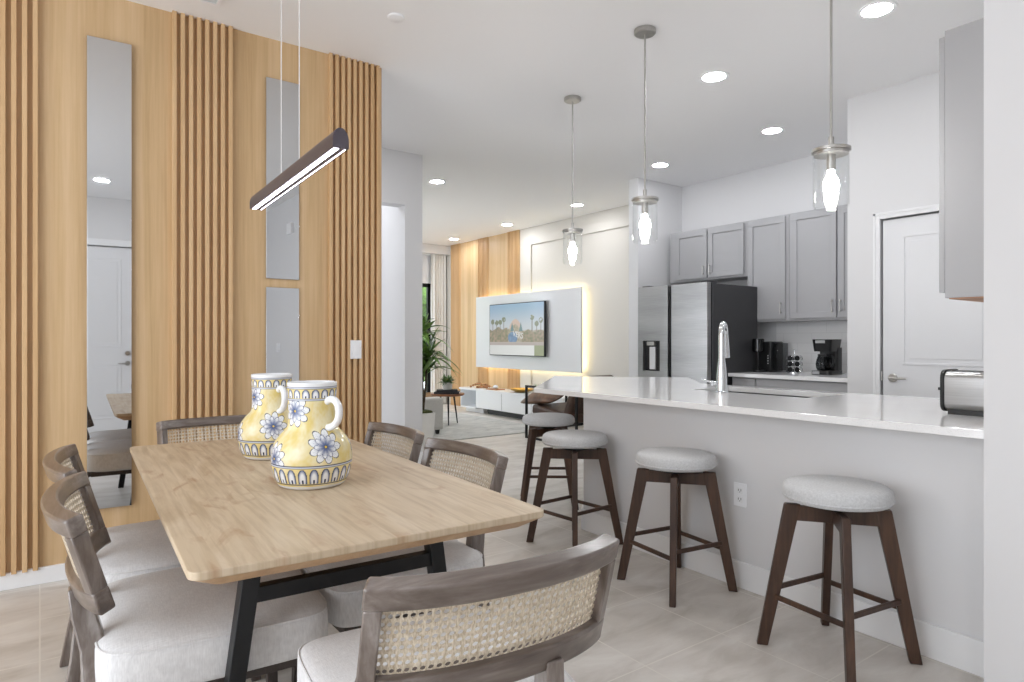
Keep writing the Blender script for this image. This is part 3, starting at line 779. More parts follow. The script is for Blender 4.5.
tag(obj('island_countertop', b, 'quartz', smooth=False, bevel=.002), 'white quartz island countertop with a bent far end', 'countertop')
cab = thing('island_cabinet', 'grey base cabinets under the island, kitchen side', 'cabinet', (3.4, 1.5, 0))
b = BM(); prism(b, [(2.97, .87), (3.25, .87), (3.25, 3.05), (2.97, 3.05)], 0.0, .884); prism(b, [(3.25, .87), (3.82, .87), (3.82, 1.86), (3.25, 1.86)], .1, .884); prism(b, [(3.25, 2.70), (3.82, 2.70), (3.82, 2.97), (4.25, 3.42), (3.70, 3.97), (3.25, 3.38)], .1, .884); prism(b, [(3.80, 1.86), (3.82, 1.86), (3.82, 2.70), (3.80, 2.70)], .1, .884)
obj('body', b, 'cabinet_grey', cab, smooth=False)
for y0, y1 in ((.9, 1.37), (1.39, 1.86), (1.88, 2.28), (2.30, 2.70)):
    d = bx('door', 'cabinet_grey', 3.82, 3.84, y0, y1, .12, .86, cab, .002); b = BM(); tube(b, [(3.86, y1-.04, .7), (3.86, y1-.04, .82)], .005, 8); obj('handle', b, 'nickel', d)
sk = thing('kitchen_sink', 'stainless undermount sink basin let into the white island top', 'sink', (3.54, 2.28, .68))
b = BM(); x0, x1, y0, y1 = SK; e = .012
for q in ((x0-e, x1+e, y0-e, y1+e, .68, .686), (x0-e, x0, y0-e, y1+e, .686, .884), (x1, x1+e, y0-e, y1+e, .686, .884), (x0, x1, y0-e, y0, .686, .884), (x0, x1, y1, y1+e, .686, .884)): box(b, *q)
simple('sink_steel', (120, 120, 122), .3, 1)
obj('basin', b, 'sink_steel', sk, smooth=False); b = BM(); lathe(b, [(0, .002), (.045, .003), (.05, 0)], 24, (3.54, 2.28, .686)); obj('drain', b, 'chrome', sk)
f = thing('kitchen_faucet', 'tall chrome gooseneck faucet beside the sink', 'faucet', (3.275, 2.39, .914))
b = BM(); lathe(b, [(0, 0), (.040, 0), (.040, .006), (.034, .012), (.032, .05), (.030, .10), (.024, .16), (.020, .2)], 32, (0, 0, 0)); obj('base', b, 'chrome', f, local=True)
dirx = Vector((.89, .455, 0)); P_ = [Vector((0, 0, .19)), Vector((0, 0, .30))]; rr = .062
for i in range(0, 15): a = math.pi*i/14; P_.append(Vector((0, 0, .345))+dirx*(rr-rr*math.cos(a))+Vector((0, 0, rr*math.sin(a))))
b = BM(); tube(b, P_, [.020]*2+[.0185]*15, 20); obj('spout', b, 'chrome', f, local=True)
b = BM(); e0 = P_[-1]; tube(b, [e0, e0+dirx*.004+Vector((0, 0, -.03)), e0+dirx*.012+Vector((0, 0, -.10)), e0+dirx*.016+Vector((0, 0, -.14))], [.019, .021, .0255, .027], 24); obj('spray_head', b, 'chrome', f, local=True)
b = BM(); hd_ = Vector((-.62, .78, 0)).normalized(); q = Vector((0, 0, .055)); tube(b, [q, q+hd_*.045, q+hd_*.048, q+hd_*.062], [.012, .012, .017, .016], 20); tube(b, [q+hd_*.055, q+hd_*.075+Vector((0, 0, .012)), q+hd_*.115+Vector((0, 0, .026))], [.007, .006, .005], 12); obj('handle', b, 'chrome', f, local=True)
t = thing('toaster', 'stainless toaster with black ends on the island, cut off by the white wall', 'toaster', (3.14, 1.02, .914), R(-2))
b = BM(); prism(b, [(x, z) for x, z in rrect(.075, .082, .03)], -.125, .125); bmesh.ops.rotate(b, cent=(0, 0, 0), matrix=Matrix.Rotation(R(90), 3, 'X'), verts=b.verts); bmesh.ops.translate(b, vec=(0, 0, .098), verts=b.verts); obj('body', b, 'steel', t, local=True)
for sg in (-1, 1):
    b = BM(); prism(b, rrect(.080, .088, .034), sg*.125-.008, sg*.125+.008); bmesh.ops.rotate(b, cent=(0, 0, 0), matrix=Matrix.Rotation(R(90), 3, 'X'), verts=b.verts); bmesh.ops.translate(b, vec=(0, 0, .098), verts=b.verts); obj('end_panel', b, 'black_plastic', t, local=True, bevel=.003)
b = BM()
for x in (-.03, .03): box(b, x-.013, x+.013, -.10, .10, .1795, .1815)
obj('slots', b, 'black_plastic', t, local=True)
b = BM(); box(b, -.06, .06, -.11, .11, 0, .02); obj('base', b, 'black_plastic', t, local=True)
b = BM(); box(b, -.022, .022, .133, .165, .095, .108); obj('lever', b, 'black_plastic', t, local=True, bevel=.003)

# ------------------------------------------------------------------ kitchen back run
def shaker(root, xf, y0, y1, z0, z1, handle=None, fw=.058):
    """shaker door on plane x=xf facing -x"""
    b = BM(); box(b, xf-.012, xf, y0, y1, z0, z1)
    for q in ((y0, y1, z1-fw, z1), (y0, y1, z0, z0+fw), (y0, y0+fw, z0+fw, z1-fw), (y1-fw, y1, z0+fw, z1-fw)): box(b, xf-.022, xf-.012, *q)
    d = obj('door', b, 'cabinet_grey', root, smooth=False, bevel=.0015, seg=1)
    if handle:
        y, za, zb = handle; b = BM(); tube(b, [(xf-.05, y, za), (xf-.05, y, zb)], .0055, 10)
        for z in (za+.015, zb-.015): tube(b, [(xf-.022, y, z), (xf-.05, y, z)], .0045, 8)
        obj('handle', b, 'nickel', d)
def upper(label, y0, y1, z0, z1, doors, xf=5.86):
    t = thing('upper_cabinet', label, 'cabinet', ((xf+6.17)/2, (y0+y1)/2, z0), group='grey upper kitchen cabinets'); bx('body', 'cabinet_grey', xf, 6.17, y0, y1, z0+.004, z1, t, smooth=False)
    bx('underside', 'cabinet_grey', xf+.01, 6.16, y0+.01, y1-.01, z0, z0+.004, t, smooth=False)
    for d in doors: shaker(t, xf, *d)
upper('short grey two door wall cabinet above the fridge', 3.955, 4.972, 1.882, 2.447, [(4.455, 4.885, 1.905, 2.43, (4.488, 1.935, 2.045)), (4.0, 4.437, 1.905, 2.43, (4.405, 1.935, 2.045))])
upper('tall grey single door wall cabinet beside the fridge, above the pod brewer', 3.505, 3.953, 1.41, 2.447, [(3.54, 3.95, 1.435, 2.43, (3.575, 1.48, 1.60))])
upper('tall grey two door wall cabinet above the drip coffee maker', 2.50, 3.503, 1.41, 2.447, [(3.04, 3.477, 1.435, 2.43, (3.07, 1.48, 1.60)), (2.59, 3.025, 1.435, 2.43, (2.995, 1.48, 1.60))])
bc = thing('base_cabinet', 'grey base cabinet run with drawers beside the fridge', 'cabinet', (5.88, 3.17, 0))
bx('body', 'cabinet_grey', 5.40, 6.17, 2.49, 3.82, .1, .880, bc, smooth=False); bx('plinth', 'dark_grey', 5.48, 6.15, 2.49, 3.82, 0, .1, bc, smooth=False)
for y0, y1 in ((3.565, 3.80), (2.52, 3.53)):
    d = bx('drawer', 'cabinet_grey', 5.38, 5.40, y0, y1, .735, .865, bc, .002)
    ym = {3.565: 3.75, 2.52: 3.07}[y0]; b = BM(); tube(b, [(5.355, ym-.07, .79), (5.355, ym+.07, .79)], .005, 8)
    for s in (-.055, .055): tube(b, [(5.38, ym+s, .79), (5.355, ym+s, .79)], .004, 8)
    obj('handle', b, 'nickel', d)
for y0, y1 in ((3.565, 3.80), (3.04, 3.53), (2.52, 3.02)): bx('door', 'cabinet_grey', 5.38, 5.40, y0, y1, .12, .72, bc, .002)
tag(bx('kitchen_countertop', 'quartz', 5.345, 6.17, 2.49, 3.83, .88, .914, bevel=.002), 'white countertop on the back kitchen run under the wall cabinets', 'countertop')
def splash():
    t = NT('backsplash'); v = t.coord(rot=(0, R(90), 0)); br = t.new('ShaderNodeTexBrick'); 
    tc = t.new('ShaderNodeTexCoord'); sx = t.new('ShaderNodeSeparateXYZ'); cb = t.new('ShaderNodeCombineXYZ'); t.link(tc.outputs['Object'], sx.inputs[0]); t.link(sx.outputs['Y'], cb.inputs['X']); t.link(sx.outputs['Z'], cb.inputs['Y']); t.link(cb.outputs[0], br.inputs['Vector'])
    for k, x in (('Scale', 1.), ('Mortar Size', .0025), ('Brick Width', .30), ('Row Height', .10)): br.inputs[k].default_value = x
    br.inputs['Color1'].default_value = (*lin(240, 240, 240), 1); br.inputs['Color2'].default_value = (*lin(244, 244, 244), 1); br.inputs['Mortar'].default_value = (*lin(230, 230, 230), 1)
    t.set(br.outputs['Color'], .25); M['backsplash'] = t.m
splash()
S('trim_8', 'backsplash', (6.16, 6.17, 2.49, 3.83, .914, 1.41))
# right wall cabinet
rc = thing('side_cabinet', 'grey wall cabinet seen end-on beside the white pantry door', 'cabinet', (3.4, 1.02, 1.39))
bx('body', 'cabinet_grey', 3.0, 3.9, .848, 1.112, 1.396, 2.49, rc, smooth=False, bevel=.001); bx('underside', 'cabinet_inside', 3.01, 3.89, .85, 1.10, 1.391, 1.396, rc, smooth=False)
for x0, x1 in ((3.006, 3.447), (3.453, 3.894)):
    d = bx('door', 'cabinet_grey', x0, x1, 1.114, 1.136, 1.42, 2.47, rc, .002)
    b = BM(); xh = x1-.03 if x0 < 3.2 else x0+.03; tube(b, [(xh, 1.165, 1.46), (xh, 1.165, 1.58)], .0055, 8)
    for z in (1.475, 1.565): tube(b, [(xh, 1.136, z), (xh, 1.165, z)], .004, 8)
    obj('handle', b, 'nickel', d)
# fridge
fr = thing('refrigerator', 'stainless side by side refrigerator with water dispenser', 'refrigerator', (5.5, 4.28, 0))
bx('cabinet', 'dark_grey', 5.12, 5.835, 3.835, 4.71, .02, 1.765, fr, .004)
for nm, y0, y1 in (('freezer_door', 4.318, 4.712), ('fridge_door', 3.845, 4.276)):
    if nm == 'freezer_door':
        b = BM(); ya, yb2, za, zb = 4.42, 4.645, .915, 1.222
        for q in ((5.05, 5.11, y0, ya, .06, 1.775), (5.05, 5.11, yb2, y1, .06, 1.775), (5.05, 5.11, ya, yb2, .06, za), (5.05, 5.11, ya, yb2, zb, 1.775), (5.095, 5.11, ya, yb2, za, zb)): box(b, *q)
        fd = obj(nm, b, 'steel', fr, smooth=False)
        dsp = bx('dispenser', 'black_plastic', 5.088, 5.095, ya, yb2, za, zb, fd); 
        bx('paddle', 'plastic_grey', 5.07, 5.088, 4.50, 4.575, .93, 1.16, fd, .003, ); bx('nozzle', 'nickel', 5.055, 5.09, 4.50, 4.60, 1.175, 1.215, fd, .004)
    else: fd = bx(nm, 'steel', 5.05, 5.11, y0, y1, .06, 1.775, fr, .006)
bx('handle_channel', 'black_plastic', 5.085, 5.12, 4.276, 4.318, .06, 1.765, fr)
bx('hinge_cover', 'dark_grey', 5.10, 5.22, 3.86, 3.96, 1.765, 1.79, fr, .004); bx('hinge_cover', 'dark_grey', 5.10, 5.22, 4.60, 4.70, 1.765, 1.79, fr, .004)
bx('grille', 'black_plastic', 5.13, 5.16, 3.85, 4.70, 0, .055, fr)
# pod coffee maker
t = thing('pod_coffee_maker', 'black pod coffee brewer on the back counter beside the fridge', 'coffee maker', (5.85, 3.735, .914))
bx('body', 'black_plastic', 5.80, 6.02, 3.665, 3.805, .914, 1.215, t, .012); bx('water_tank', 'glass_dark', 5.82, 6.02, 3.612, 3.663, .93, 1.20, t, .006)
b = BM(); lathe(b, [(0, 0), (.05, 0), (.056, .006), (.056, .12), (.05, .128), (0, .128)], 32, (5.76, 3.776, 1.115)); obj('brew_head', b, 'black_gloss', t)
b = BM(); lathe(b, [(0, 0), (.06, 0), (.06, .02), (0, .02)], 28, (5.76, 3.77, .914)); obj('drip_tray', b, 'black_plastic', t)
b = BM()
for i in range(4): tube(b, [(5.80, 3.695, 1.00+i*.025), (5.797, 3.695, 1.00+i*.025)], .005, 8)
obj('button', b, 'plastic_white', t)
# pod carousel
t = thing('pod_rack', 'chrome wire rack holding coffee pods on the back counter', 'pod rack', (5.86, 3.455, .914))
b = BM(); lathe(b, [(0, 0), (.07, 0), (.07, .008), (0, .01)], 28, (5.86, 3.455, .914)); tube(b, [(5.86, 3.455, .92), (5.86, 3.455, 1.125)], .004, 8); pillow(b, (5.86, 3.455, 1.13), (.008, .008, .01), 1, 1, 10, 6)
for z in (.945, 1.0, 1.055):
    for k in range(7):
        a = R(180+(k-3)*51.4); c = Vector((5.86+.055*math.cos(a), 3.455+.055*math.sin(a), z)); d = Vector((math.cos(a), math.sin(a), .15)).normalized(); e = d.orthogonal().normalized(); g = d.cross(e)
        tube(b, [c+d*.012+e*.024*math.cos(2*math.pi*q/16)+g*.024*math.sin(2*math.pi*q/16) for q in range(17)], .002, 5)
obj('frame', b, 'chrome', t)
pods = None
for zi, z in enumerate((.945, 1.0, 1.055)):
    for k in range(7):
        a = R(180+(k-3)*51.4); dn = ('bottom', 'middle', 'top')[zi]
        if abs(k-3) > 1: continue
        lab = {2: f'dark coffee pod in the {dn} tier of the chrome rack, on the fridge side', 3: f'dark coffee pod facing out in the {dn} tier of the chrome rack', 4: f'dark coffee pod in the {dn} tier of the chrome rack, on the coffee maker side'}[6-k]
        if pods is None:
            pods = b = BM(); lathe(b, [(0, -.028), (.017, -.028), (.021, .008), (.0245, .009), (.0245, .012), (0, .012)], 20); bmesh.ops.rotate(b, cent=(0, 0, 0), matrix=Matrix.Rotation(R(90), 3, 'Y'), verts=b.verts)
            pods = p = obj('coffee_pod', b, 'black_plastic', local=True)
        else: p = pods.copy(); COL.objects.link(p)
        p.location = (5.86+.058*math.cos(a), 3.455+.058*math.sin(a), z); p.rotation_euler = (0, R(-8), a); tag(p, lab, 'coffee pod', 'coffee pods in the rack')
# drip coffee maker
t = thing('drip_coffee_maker', 'black drip coffee maker with glass carafe on the back counter', 'coffee maker', (5.82, 3.12, .914))
def rbox(bm, cx, cy, hx, hy, r, z0, z1, taper=1.):
    A_ = rrect(hx, hy, r); n = len(A_); a = [bm.verts.new((cx+x, cy+y, z0)) for x, y in A_]; c = [bm.verts.new((cx+x*taper, cy+y*taper, z1)) for x, y in A_]
    bm.faces.new(a[::-1]); bm.faces.new(c)
    for i in range(n): bm.faces.new((a[i], a[(i+1) % n], c[(i+1) % n], c[i]))
b = BM(); rbox(b, 5.83, 3.12, .12, .095, .04, .914, .95); obj('base', b, 'black_plastic', t)
b = BM(); rbox(b, 5.9, 3.12, .05, .085, .02, .95, 1.16); obj('tower', b, 'black_plastic', t)
b = BM(); rbox(b, 5.83, 3.12, .105, .08, .04, 1.125, 1.235, 1.14); obj('filter_basket', b, 'black_plastic', t)
bx('control_panel', 'steel', 5.703, 5.712, 3.125, 3.19, .92, .946, t, .002); bx('steel_band', 'steel', 5.711, 5.722, 3.075, 3.165, 1.20, 1.228, t, .002)
b = BM(); lathe(b, [(.05, 0), (.062, .02), (.066, .06), (.058, .10), (.045, .135), (.043, .135), (.056, .10), (.064, .06), (.06, .022), (.048, .003)], 32, (5.79, 3.13, .952)); obj('carafe', b, 'glass_dark', t)
b = BM(); lathe(b, [(.047, .12), (.049, .148), (0, .15)], 28, (5.79, 3.13, .952)); tube(b, [(5.775, 3.085, 1.085), (5.765, 3.03, 1.08), (5.765, 3.022, 1.03), (5.77, 3.045, .985)], .009, 10); obj('carafe_handle', b, 'black_plastic', t)

# ------------------------------------------------------------------ living room
tp = thing('media_backboard', 'floating glossy white wall panel with a warm glowing edge', 'wall panel', (6.3, 8.33, .76))
bx('panel', 'gloss_white', 6.27, 6.30, 6.949, 9.717, .762, 1.993, tp, .002)
bx('mount_frame', 'plastic_grey', 6.30, 6.384, 7.25, 9.45, 1.0, 1.75, tp)
b = BM()
for q in ((6.325, 6.335, 7.02, 9.65, 1.93, 1.945), (6.325, 6.335, 7.02, 9.65, .815, .83), (6.325, 6.335, 7.02, 7.035, .83, 1.93), (6.325, 6.335, 9.635, 9.65, .83, 1.93)): box(b, *q)
obj('light_strip', b, 'led_warm', tp)
tv = thing('television', 'wall mounted television showing palm trees under a blue sky', 'television', (6.2, 8.427, .98))
bx('housing', 'black_plastic', 6.19, 6.23, 7.682, 9.171, .98, 1.834, tv, .003); bx('wall_bracket', 'black_metal', 6.23, 6.27, 8.2, 8.65, 1.2, 1.6, tv)
def screen():
    me = bpy.data.meshes.new('screen'); nx, nz = 170, 96; V = []; F = []; C = []; y0, y1, z0, z1 = 9.157, 7.696, .992, 1.822; p = wpos(tv)
    rnd = random.Random(3)
    palms = [(.06, .66), (.14, .64), (.21, .65), (.28, .70), (.80, .72), (.95, .66), (.88, .6)]
    for j in range(nz+1):
        for i in range(nx+1):
            u, w = i/nx, j/nz; V.append((6.1885-p.x, y0+(y1-y0)*u-p.y, z0+(z1-z0)*w-p.z))
            n1 = noise.noise(Vector((u*9, w*9, 1))); n2 = noise.noise(Vector((u*26, w*20, 5)))
            c = lerp(lin(205, 210, 216), lin(140, 176, 208), sm(.5, 1, w))
            hill = .48+.10*math.exp(-((u-.5)/.10)**2)+.03*n1
            if abs(u-.5) < .11 and w < .70-((u-.5)/.11)**2*.14 and w > .5: c = lin(214, 184, 168)
            if w < hill: c = lerp(lin(196, 178, 160), lin(150, 140, 112), min(1, max(0, .5+n2)))
            if w < .46+.08*n1+(.06 if u < .35 else 0) and (u < .36 or u > .62): c = lerp(lin(110, 112, 70), lin(170, 142, 118), min(1, max(0, .5+.9*n2)))
            for px, pz in palms:
                if abs(u-px) < .006 and .45 < w < pz: c = lin(120, 108, 92)
                d = math.hypot((u-px)/.036, (w-pz)/.05)
                if d < 1 and n2 > -.25: c = lin(112, 118, 82)
            for px in (.44, .60):
                if abs(u-px) < .035*(1-(w-.46)/.18) and .46 < w < .64: c = lin(84, 124, 132)
            if math.hypot((u-.45)/.09, (w-.34)/.115) < 1: c = lerp(lin(74, 112, 160), lin(112, 146, 188), min(1, max(0, .5+n2)))
            if w < .26: c = lin(190, 174, 168)
            if w < .19: c = lerp(lin(226, 226, 224), lin(240, 240, 240), u) if u < .84 else lin(150, 156, 116)  # white reflection along the screen bottom, painted into the picture
            if w < .235 and w > .19: c = lerp(c, lin(176, 160, 156), .6)
            C.append(lerp(c, (.62, .63, .64), .22))
    for j in range(nz):
        for i in range(nx): a = j*(nx+1)+i; F.append((a, a+1, a+nx+2, a+nx+1))
    me.from_pydata(V, [], F); at = me.color_attributes.new('Col', 'FLOAT_COLOR', 'POINT'); at.data.foreach_set('color', [q for c in C for q in (*c, 1)])
    me.materials.append(M['screen_picture']); o = bpy.data.objects.new('screen', me); COL.objects.link(o); o.parent = tv
    cu = bpy.data.curves.new('lettering', 'FONT'); cu.body = 'VERS'; cu.size = .13; cu.extrude = .0005
    emit('screen_white', (236, 236, 236), .8); cu.materials.append(M['screen_white'])
    tmp = bpy.data.objects.new('lettering', cu); COL.objects.link(tmp); bpy.context.view_layer.update()
    lm = bpy.data.meshes.new_from_object(tmp.evaluated_get(bpy.context.evaluated_depsgraph_get())); bpy.data.objects.remove(tmp)
    o = bpy.data.objects.new('lettering', lm); COL.objects.link(o); o.parent = tv; o.location = (6.187-p.x, 8.50-p.y, 1.30-p.z); o.rotation_euler = Matrix(((0, 0, -1), (-1, 0, 0), (0, 1, 0))).to_euler(); o.rotation_euler.rotate_axis('Z', R(-9))
screen()
# media console
mc = thing('media_console', 'long low white media console with an open cubby under the television', 'console', (6.17, 8.4, 0))
bx('top', 'satin_white', 5.93, 6.36, 6.95, 9.74, .385, .415, mc, .002); bx('cabinet', 'satin_white', 5.95, 6.36, 6.95, 9.23, .10, .385, mc, .002)
b = BM()
for q in ((5.95, 6.36, 9.23, 9.72, .075, .10), (5.95, 6.36, 9.70, 9.72, .10, .385), (6.34, 6.36, 9.23, 9.70, .10, .385)): box(b, *q)
obj('cubby', b, 'satin_white', mc); bx('plinth', 'dark_grey', 6.08, 6.34, 7.0, 9.07, 0, .10, mc); bx('plinth', 'satin_white', 6.05, 6.34, 9.15, 9.7, 0, .075, mc)
for y in (7.7, 8.47): bx('door_gap', 'dark_grey', 5.948, 5.951, y-.002, y+.002, .11, .375, mc)
# decor on console
t = thing('bead_garland', 'string of brown wooden beads lying on the console', 'beads', (6.1, 9.25, .415))
b = BM()
for i in range(26):
    a = i/25; x = 6.02+.14*abs(math.sin(a*7)); y = 9.50-.44*a; pillow(b, (x, y, .4365+.05*max(0, math.sin(a*9))), (.021, .021, .021), 1, 1, 12, 8)
obj('beads', b, 'bead_wood', t)
b = BM(); rbox(b, 6.10, 8.86, .10, .14, .01, .415, .43); tray = tag(obj('wooden_tray', b, 'bead_wood'), 'small flat brown tray on the console beside the wooden beads', 'tray')
b = BM(); pillow(b, (6.1, 8.86, .46), (.04, .06, .03), 1, 1, 20, 10); tag(obj('shell_ornament', b, 'ceramic_white'), 'small pale ornament on the brown tray', 'ornament')
b = BM(); lathe(b, [(0, 0), (.08, 0), (.16, .03), (.19, .055), (.185, .058), (.15, .035), (.0, .012)], 40, (6.12, 8.16, .415)); tag(obj('gold_bowl', b, 'gold'), 'shallow gold dish on the console under the television', 'bowl')
t = thing('potted_succulent', 'tiny dark succulent at the far end of the console behind the armchair frame', 'plant', (6.1, 7.78, .415))
b = BM(); lathe(b, [(0, 0), (.03, 0), (.036, .05), (0, .05)], 20, (6.1, 7.78, .415)); obj('pot', b, 'black_plastic', t)
b = BM()
for k in range(14): a = k*2.4; tube(b, [(6.1, 7.78, .46), (6.1+.03*math.cos(a), 7.78+.03*math.sin(a), .50+.01*(k % 4)), (6.1+.045*math.cos(a), 7.78+.045*math.sin(a), .53+.012*(k % 4))], [.006, .006, .001], 6)
obj('leaves', b, 'leaf', t)
# rug
b = BM(); prism(b, [(3.3, 6.87), (5.70, 6.87), (5.70, 9.7), (3.3, 9.7)], 0, .012); tag(obj('rug', b, 'rug', bevel=.003), 'large mottled grey rug on the living room floor', 'rug')
# sofa (only its end shows past the hall wall)
so = thing('sofa', 'pale grey fabric sofa arm showing behind the tall white planter', 'sofa', (3.75, 8.6, 0))
bx('base', 'sofa_fabric', 3.22, 4.20, 7.40, 9.7, .08, .30, so, .02, seg=3)
for y0, y1 in ((7.345, 7.57), (9.6, 9.8)): bx('arm', 'sofa_fabric', 3.22, 4.245, y0, y1, .07, .485, so, .03, seg=4)
bx('backrest', 'sofa_fabric', 3.10, 3.40, 7.40, 9.75, .08, .80, so, .04, seg=4)
for y0, y1 in ((7.58, 8.58), (8.59, 9.59)):
    b = BM(); pillow(b, (3.82, (y0+y1)/2, .38), (.43, .49, .09), .3, .2, 48, 16); obj('seat_cushion', b, 'sofa_fabric', so)
    b = BM(); pillow(b, (3.46, (y0+y1)/2, .62), (.12, .47, .2), .4, .3, 48, 16); obj('back_cushion', b, 'sofa_fabric', so)
for x, y in ((4.19, 7.42), (3.2, 7.42), (4.14, 9.7), (3.2, 9.7)):
    b = BM(); bar(b, (x, y, .09), (x, y, .012), .05, .05, .035, .035); obj('foot', b, 'black_plastic', so)
# dracaena in tall planter
pl = thing('potted_dracaena', 'tall strap leaved plant in a tapered white planter past the hall wall', 'plant', (3.47, 6.47, 0))
b = BM(); A_ = rrect(.08, .08, .012); B_ = rrect(.105, .105, .015); n = len(A_)
va = [b.verts.new((3.47+x, 6.47+y, 0)) for x, y in A_]; vb = [b.verts.new((3.47+x, 6.47+y, .42)) for x, y in B_]; b.faces.new(va[::-1]); b.faces.new(vb)
for i in range(n): b.faces.new((va[i], va[(i+1) % n], vb[(i+1) % n], vb[i]))
obj('planter', b, 'pot_white', pl)
b = BM(); pillow(b, (3.47, 6.47, .42), (.092, .092, .03), .6, .4, 24, 8); obj('moss', b, 'soil', pl)
rnd = random.Random(11); b = BM(); heads = []
for (dx, dy, hz) in ((.04, -.02, 1.0), (-.03, .03, 1.22), (.0, .0, .82)):
    tube(b, [(3.47, 6.47, .42), (3.47+dx*.6, 6.47+dy*.6, .42+(hz-.42)*.5), (3.47+dx, 6.47+dy, hz)], [.014, .012, .009], 8); heads.append((3.47+dx, 6.47+dy, hz))
obj('stem', b, 'trunk', pl)
def strap_leaf(bm, p, az, el, L, w, droop):
    p = Vector(p); h = Vector((math.cos(az), math.sin(az), 0)); side = Vector((-h.y, h.x, 0)); n = 9; prev = None
    for i in range(n+1):
        q = i/n; pos = p+h*(L*q*math.cos(el)*(1-.12*q))+Vector((0, 0, L*(q*math.sin(el)-droop*q*q))); ww = w*(.5+.5*math.sin(math.pi*min(1, q*1.15)))*(1-q**3)+.0012
        up = Vector((0, 0, 1)); mid = pos-up*ww*.25
        row = [bm.verts.new(pos-side*ww), bm.verts.new(mid), bm.verts.new(pos+side*ww), bm.verts.new(mid-up*.0015)]
        if prev:
            for k in range(4): bm.faces.new((prev[k], prev[(k+1) % 4], row[(k+1) % 4], row[k]))
        prev = row
b = BM()
for hx, hy, hz in heads:
    for k in range(28):
        strap_leaf(b, (hx, hy, hz-.0+.10*rnd.random()), rnd.uniform(0, 6.283), R(rnd.uniform(5, 80)), rnd.uniform(.34, .56), rnd.uniform(.028, .044), rnd.uniform(.2, .75))
obj('foliage', b, 'leaf', pl)
# side table with books and a pot
sd = thing('side_table', 'round brown wood side table on thin black legs beside the sofa', 'side table', (4.80, 8.2, .012))
b = BM(); lathe(b, [(0, .415), (.225, .415), (.245, .43), (.245, .448), (0, .448)], 48, (4.80, 8.2, .012)); obj('table_top', b, 'sidetable_wood', sd)
for k in range(3):
    a = R(4+120*k); b = BM(); tube(b, [(4.80+.11*math.cos(a), 8.2+.11*math.sin(a), .428), (4.80+.175*math.cos(a), 8.2+.175*math.sin(a), .012)], [.015, .008], 10); obj('leg', b, 'black_metal', sd)
def book(label, cx, cy, z, w, d, h, rz):
    t = thing('book', label, 'book', (cx, cy, z), rz, 'books on the side table')
    for z0, z1 in ((0, .003), (h-.003, h)): b = BM(); box(b, -w/2, w/2, -d/2, d/2, z0, z1); obj('cover', b, 'book_cover', t, local=True)
    b = BM(); box(b, -w/2+.004, w/2-.004, -d/2+.002, d/2-.004, .003, h-.003); obj('pages', b, 'book_pages', t, local=True); b = BM(); box(b, -w/2, w/2, -d/2-.002, -d/2+.001, 0, h); obj('spine', b, 'book_cover', t, local=True)
book('lower dark book lying on the round side table', 4.78, 8.17, .4605, .36, .27, .03, R(-36)); book('upper dark book on the side table, under the small white plant pot', 4.78, 8.18, .491, .30, .23, .026, R(-30))
sp = thing('potted_plant', 'small leafy plant in a white pot on the stacked books', 'plant', (4.80, 8.2, .5175))
b = BM(); lathe(b, [(0, 0), (.06, 0), (.068, .02), (.07, .10), (.064, .10), (.062, .085), (0, .085)], 32, (4.80, 8.2, .5175)); obj('pot', b, 'concrete', sp)
b = BM()
for k in range(90):
    a = rnd.uniform(0, 6.283); strap_leaf(b, (4.80+.03*math.cos(a), 8.2+.03*math.sin(a), .60+.06*rnd.random()), a, R(rnd.uniform(10, 85)), rnd.uniform(.09, .17), rnd.uniform(.010, .018), rnd.uniform(.1, .6))
obj('foliage', b, 'leaf_small', sp)
# wicker basket by the curtain
b = BM(); lathe(b, [(0, 0), (.13, 0), (.16, .12), (.15, .26), (.13, .30), (.12, .295), (.14, .25), (.15, .12), (.12, .01), (0, .01)], 32, (5.55, 10.2, 0)); tag(obj('basket', b, 'wicker'), 'woven basket on the floor between the side table and the curtain', 'basket')
# curtain
def curtain(name, label, x0, x1, folds):
    b = BM(); n = folds*12; fr_ = []
    for i in range(n+1):
        q = i/n; x = x0+(x1-x0)*q; y = 10.98+.04*math.sin(q*folds*2*math.pi)+.01*math.sin(q*folds*5.1)
        fr_.append((x, y))
    rows = []
    for z in (.02, .8, 1.6, 2.4, 2.99): rows.append([(b.verts.new((x, y-.004, z)), b.verts.new((x, y+.004, z))) for x, y in fr_])
    for a, c in zip(rows, rows[1:]):
        for i in range(n):
            for k in (0, 1): b.faces.new((a[i][k], a[i+1][k], c[i+1][k], c[i][k]))
    for i in range(n):
        b.faces.new((rows[0][i][0], rows[0][i+1][0], rows[0][i+1][1], rows[0][i][1])); b.faces.new((rows[-1][i][0], rows[-1][i+1][0], rows[-1][i+1][1], rows[-1][i][1]))
    tag(obj(name, b, 'curtain_fabric', angle=80), label, 'curtain')
curtain('curtain', 'pale floor length curtain beside the black framed sliding door', 6.07, 6.37, 5)
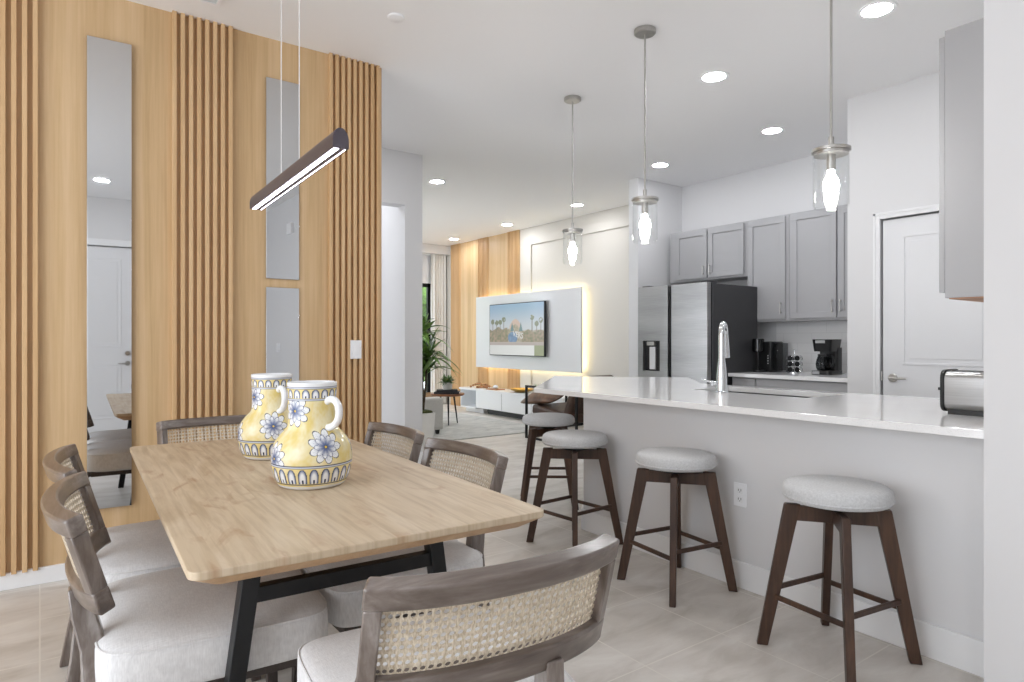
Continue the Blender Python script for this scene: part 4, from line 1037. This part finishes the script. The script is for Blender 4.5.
# armchair: black square tube loops, leather cushions (faces +y)
ac = thing('armchair', 'brown leather armchair with a square black metal frame, behind the farthest stool', 'armchair', (5.3, 6.05, 0))
for x in (4.96, 5.62):
    b = BM(); w = .026; y0, y1, z1 = 5.56, 6.53, .665
    for q in ((x-.013, x+.013, y0, y0+w, 0, z1), (x-.013, x+.013, y1-w, y1, 0, z1), (x-.013, x+.013, y0+w, y1-w, z1-w, z1), (x-.013, x+.013, y0+w, y1-w, 0, w)): box(b, *q)
    obj('side_frame', b, 'black_metal', ac, bevel=.002)
b = BM()
for y in (5.60, 6.40): box(b, 4.973, 5.607, y-.013, y+.013, .25, .276)
obj('cross_bars', b, 'black_metal', ac)
b = BM(); bar(b, (5.29, 6.45, .37), (5.29, 5.72, .30), .61, .12, side=(1, 0, 0), flat=False); obj('seat_cushion', b, 'leather_dark', ac, bevel=.035, seg=4)
b = BM(); bar(b, (5.29, 5.82, .33), (5.29, 5.60, .80), .61, .11, side=(1, 0, 0), flat=False); obj('back_cushion', b, 'leather_dark', ac, bevel=.035, seg=4)
b = BM()
def ptc(p): 
    k = (abs(p.x)/.3)**2*(abs(p.z)/.19)**2; return Vector((p.x*(1+.05*k), p.y*(1-.5*k), p.z*(1+.05*k)))
pillow(b, (0, 0, 0), (.18, .34, .075), 1., .30, 48, 16, fn=lambda p: Vector((p.x*(1+.10*(p.x*p.y/.0612)**2), p.y*(1+.10*(p.x*p.y/.0612)**2), p.z*(1-.8*(p.x*p.y/.0612)**2))))
bmesh.ops.rotate(b, cent=(0, 0, 0), matrix=Matrix.Rotation(R(-6), 3, 'X') @ Matrix.Rotation(R(-24), 3, 'Y'), verts=b.verts); bmesh.ops.translate(b, vec=(5.19, 6.42, .525), verts=b.verts)
tag(obj('throw_pillow', b, 'leather'), 'brown leather throw pillow leaning out of the black framed armchair', 'pillow')

# ------------------------------------------------------------------ light
w = bpy.data.worlds.new('World'); scene.world = w; w.use_nodes = True
bg = w.node_tree.nodes['Background']; bg.inputs[0].default_value = (.92, .96, 1.02, 1); bg.inputs[1].default_value = 5.2
def portal(x, y, z, sx, sy, rot):
    l = bpy.data.lights.new('portal', 'AREA'); l.shape = 'RECTANGLE'; l.size = sx; l.size_y = sy; l.cycles.is_portal = True
    o = bpy.data.objects.new('window_portal', l); COL.objects.link(o); o.location = (x, y, z); o.rotation_euler = rot
portal(-2.76, 1.45, 1.43, 3.5, 2.74, (R(90), 0, R(-90))); portal(.99, 6.6, 1.4, .6, 2.4, (R(90), 0, R(-90))); portal(2.93, 9.05, 1.375, 3.1, 2.45, (R(90), 0, R(-90))); portal(4.72, 11.26, 1.16, 2.84, 2.33, (R(90), 0, 0))  # portals at the sliding door and the added left, hall and living openings

# ------------------------------------------------------------------ camera
cam = bpy.data.cameras.new('Camera'); co = bpy.data.objects.new('Camera', cam); COL.objects.link(co); scene.camera = co
cam.sensor_width = 36; cam.lens = 650/1024*36; cam.clip_start = .05
co.location = (0, 0, 1.22); co.rotation_euler = (R(90), 0, R(-36))
scene.view_settings.view_transform = 'Standard'; scene.view_settings.look = 'None'; scene.view_settings.exposure = 0.; scene.view_settings.gamma = 1; scene.view_settings.use_curve_mapping = False
cy = scene.cycles
cy.use_denoising = True; cy.max_bounces = 14; cy.diffuse_bounces = 8; cy.glossy_bounces = 6; cy.transparent_max_bounces = 16; cy.caustics_reflective = False; cy.caustics_refractive = False; cy.sample_clamp_indirect = 8
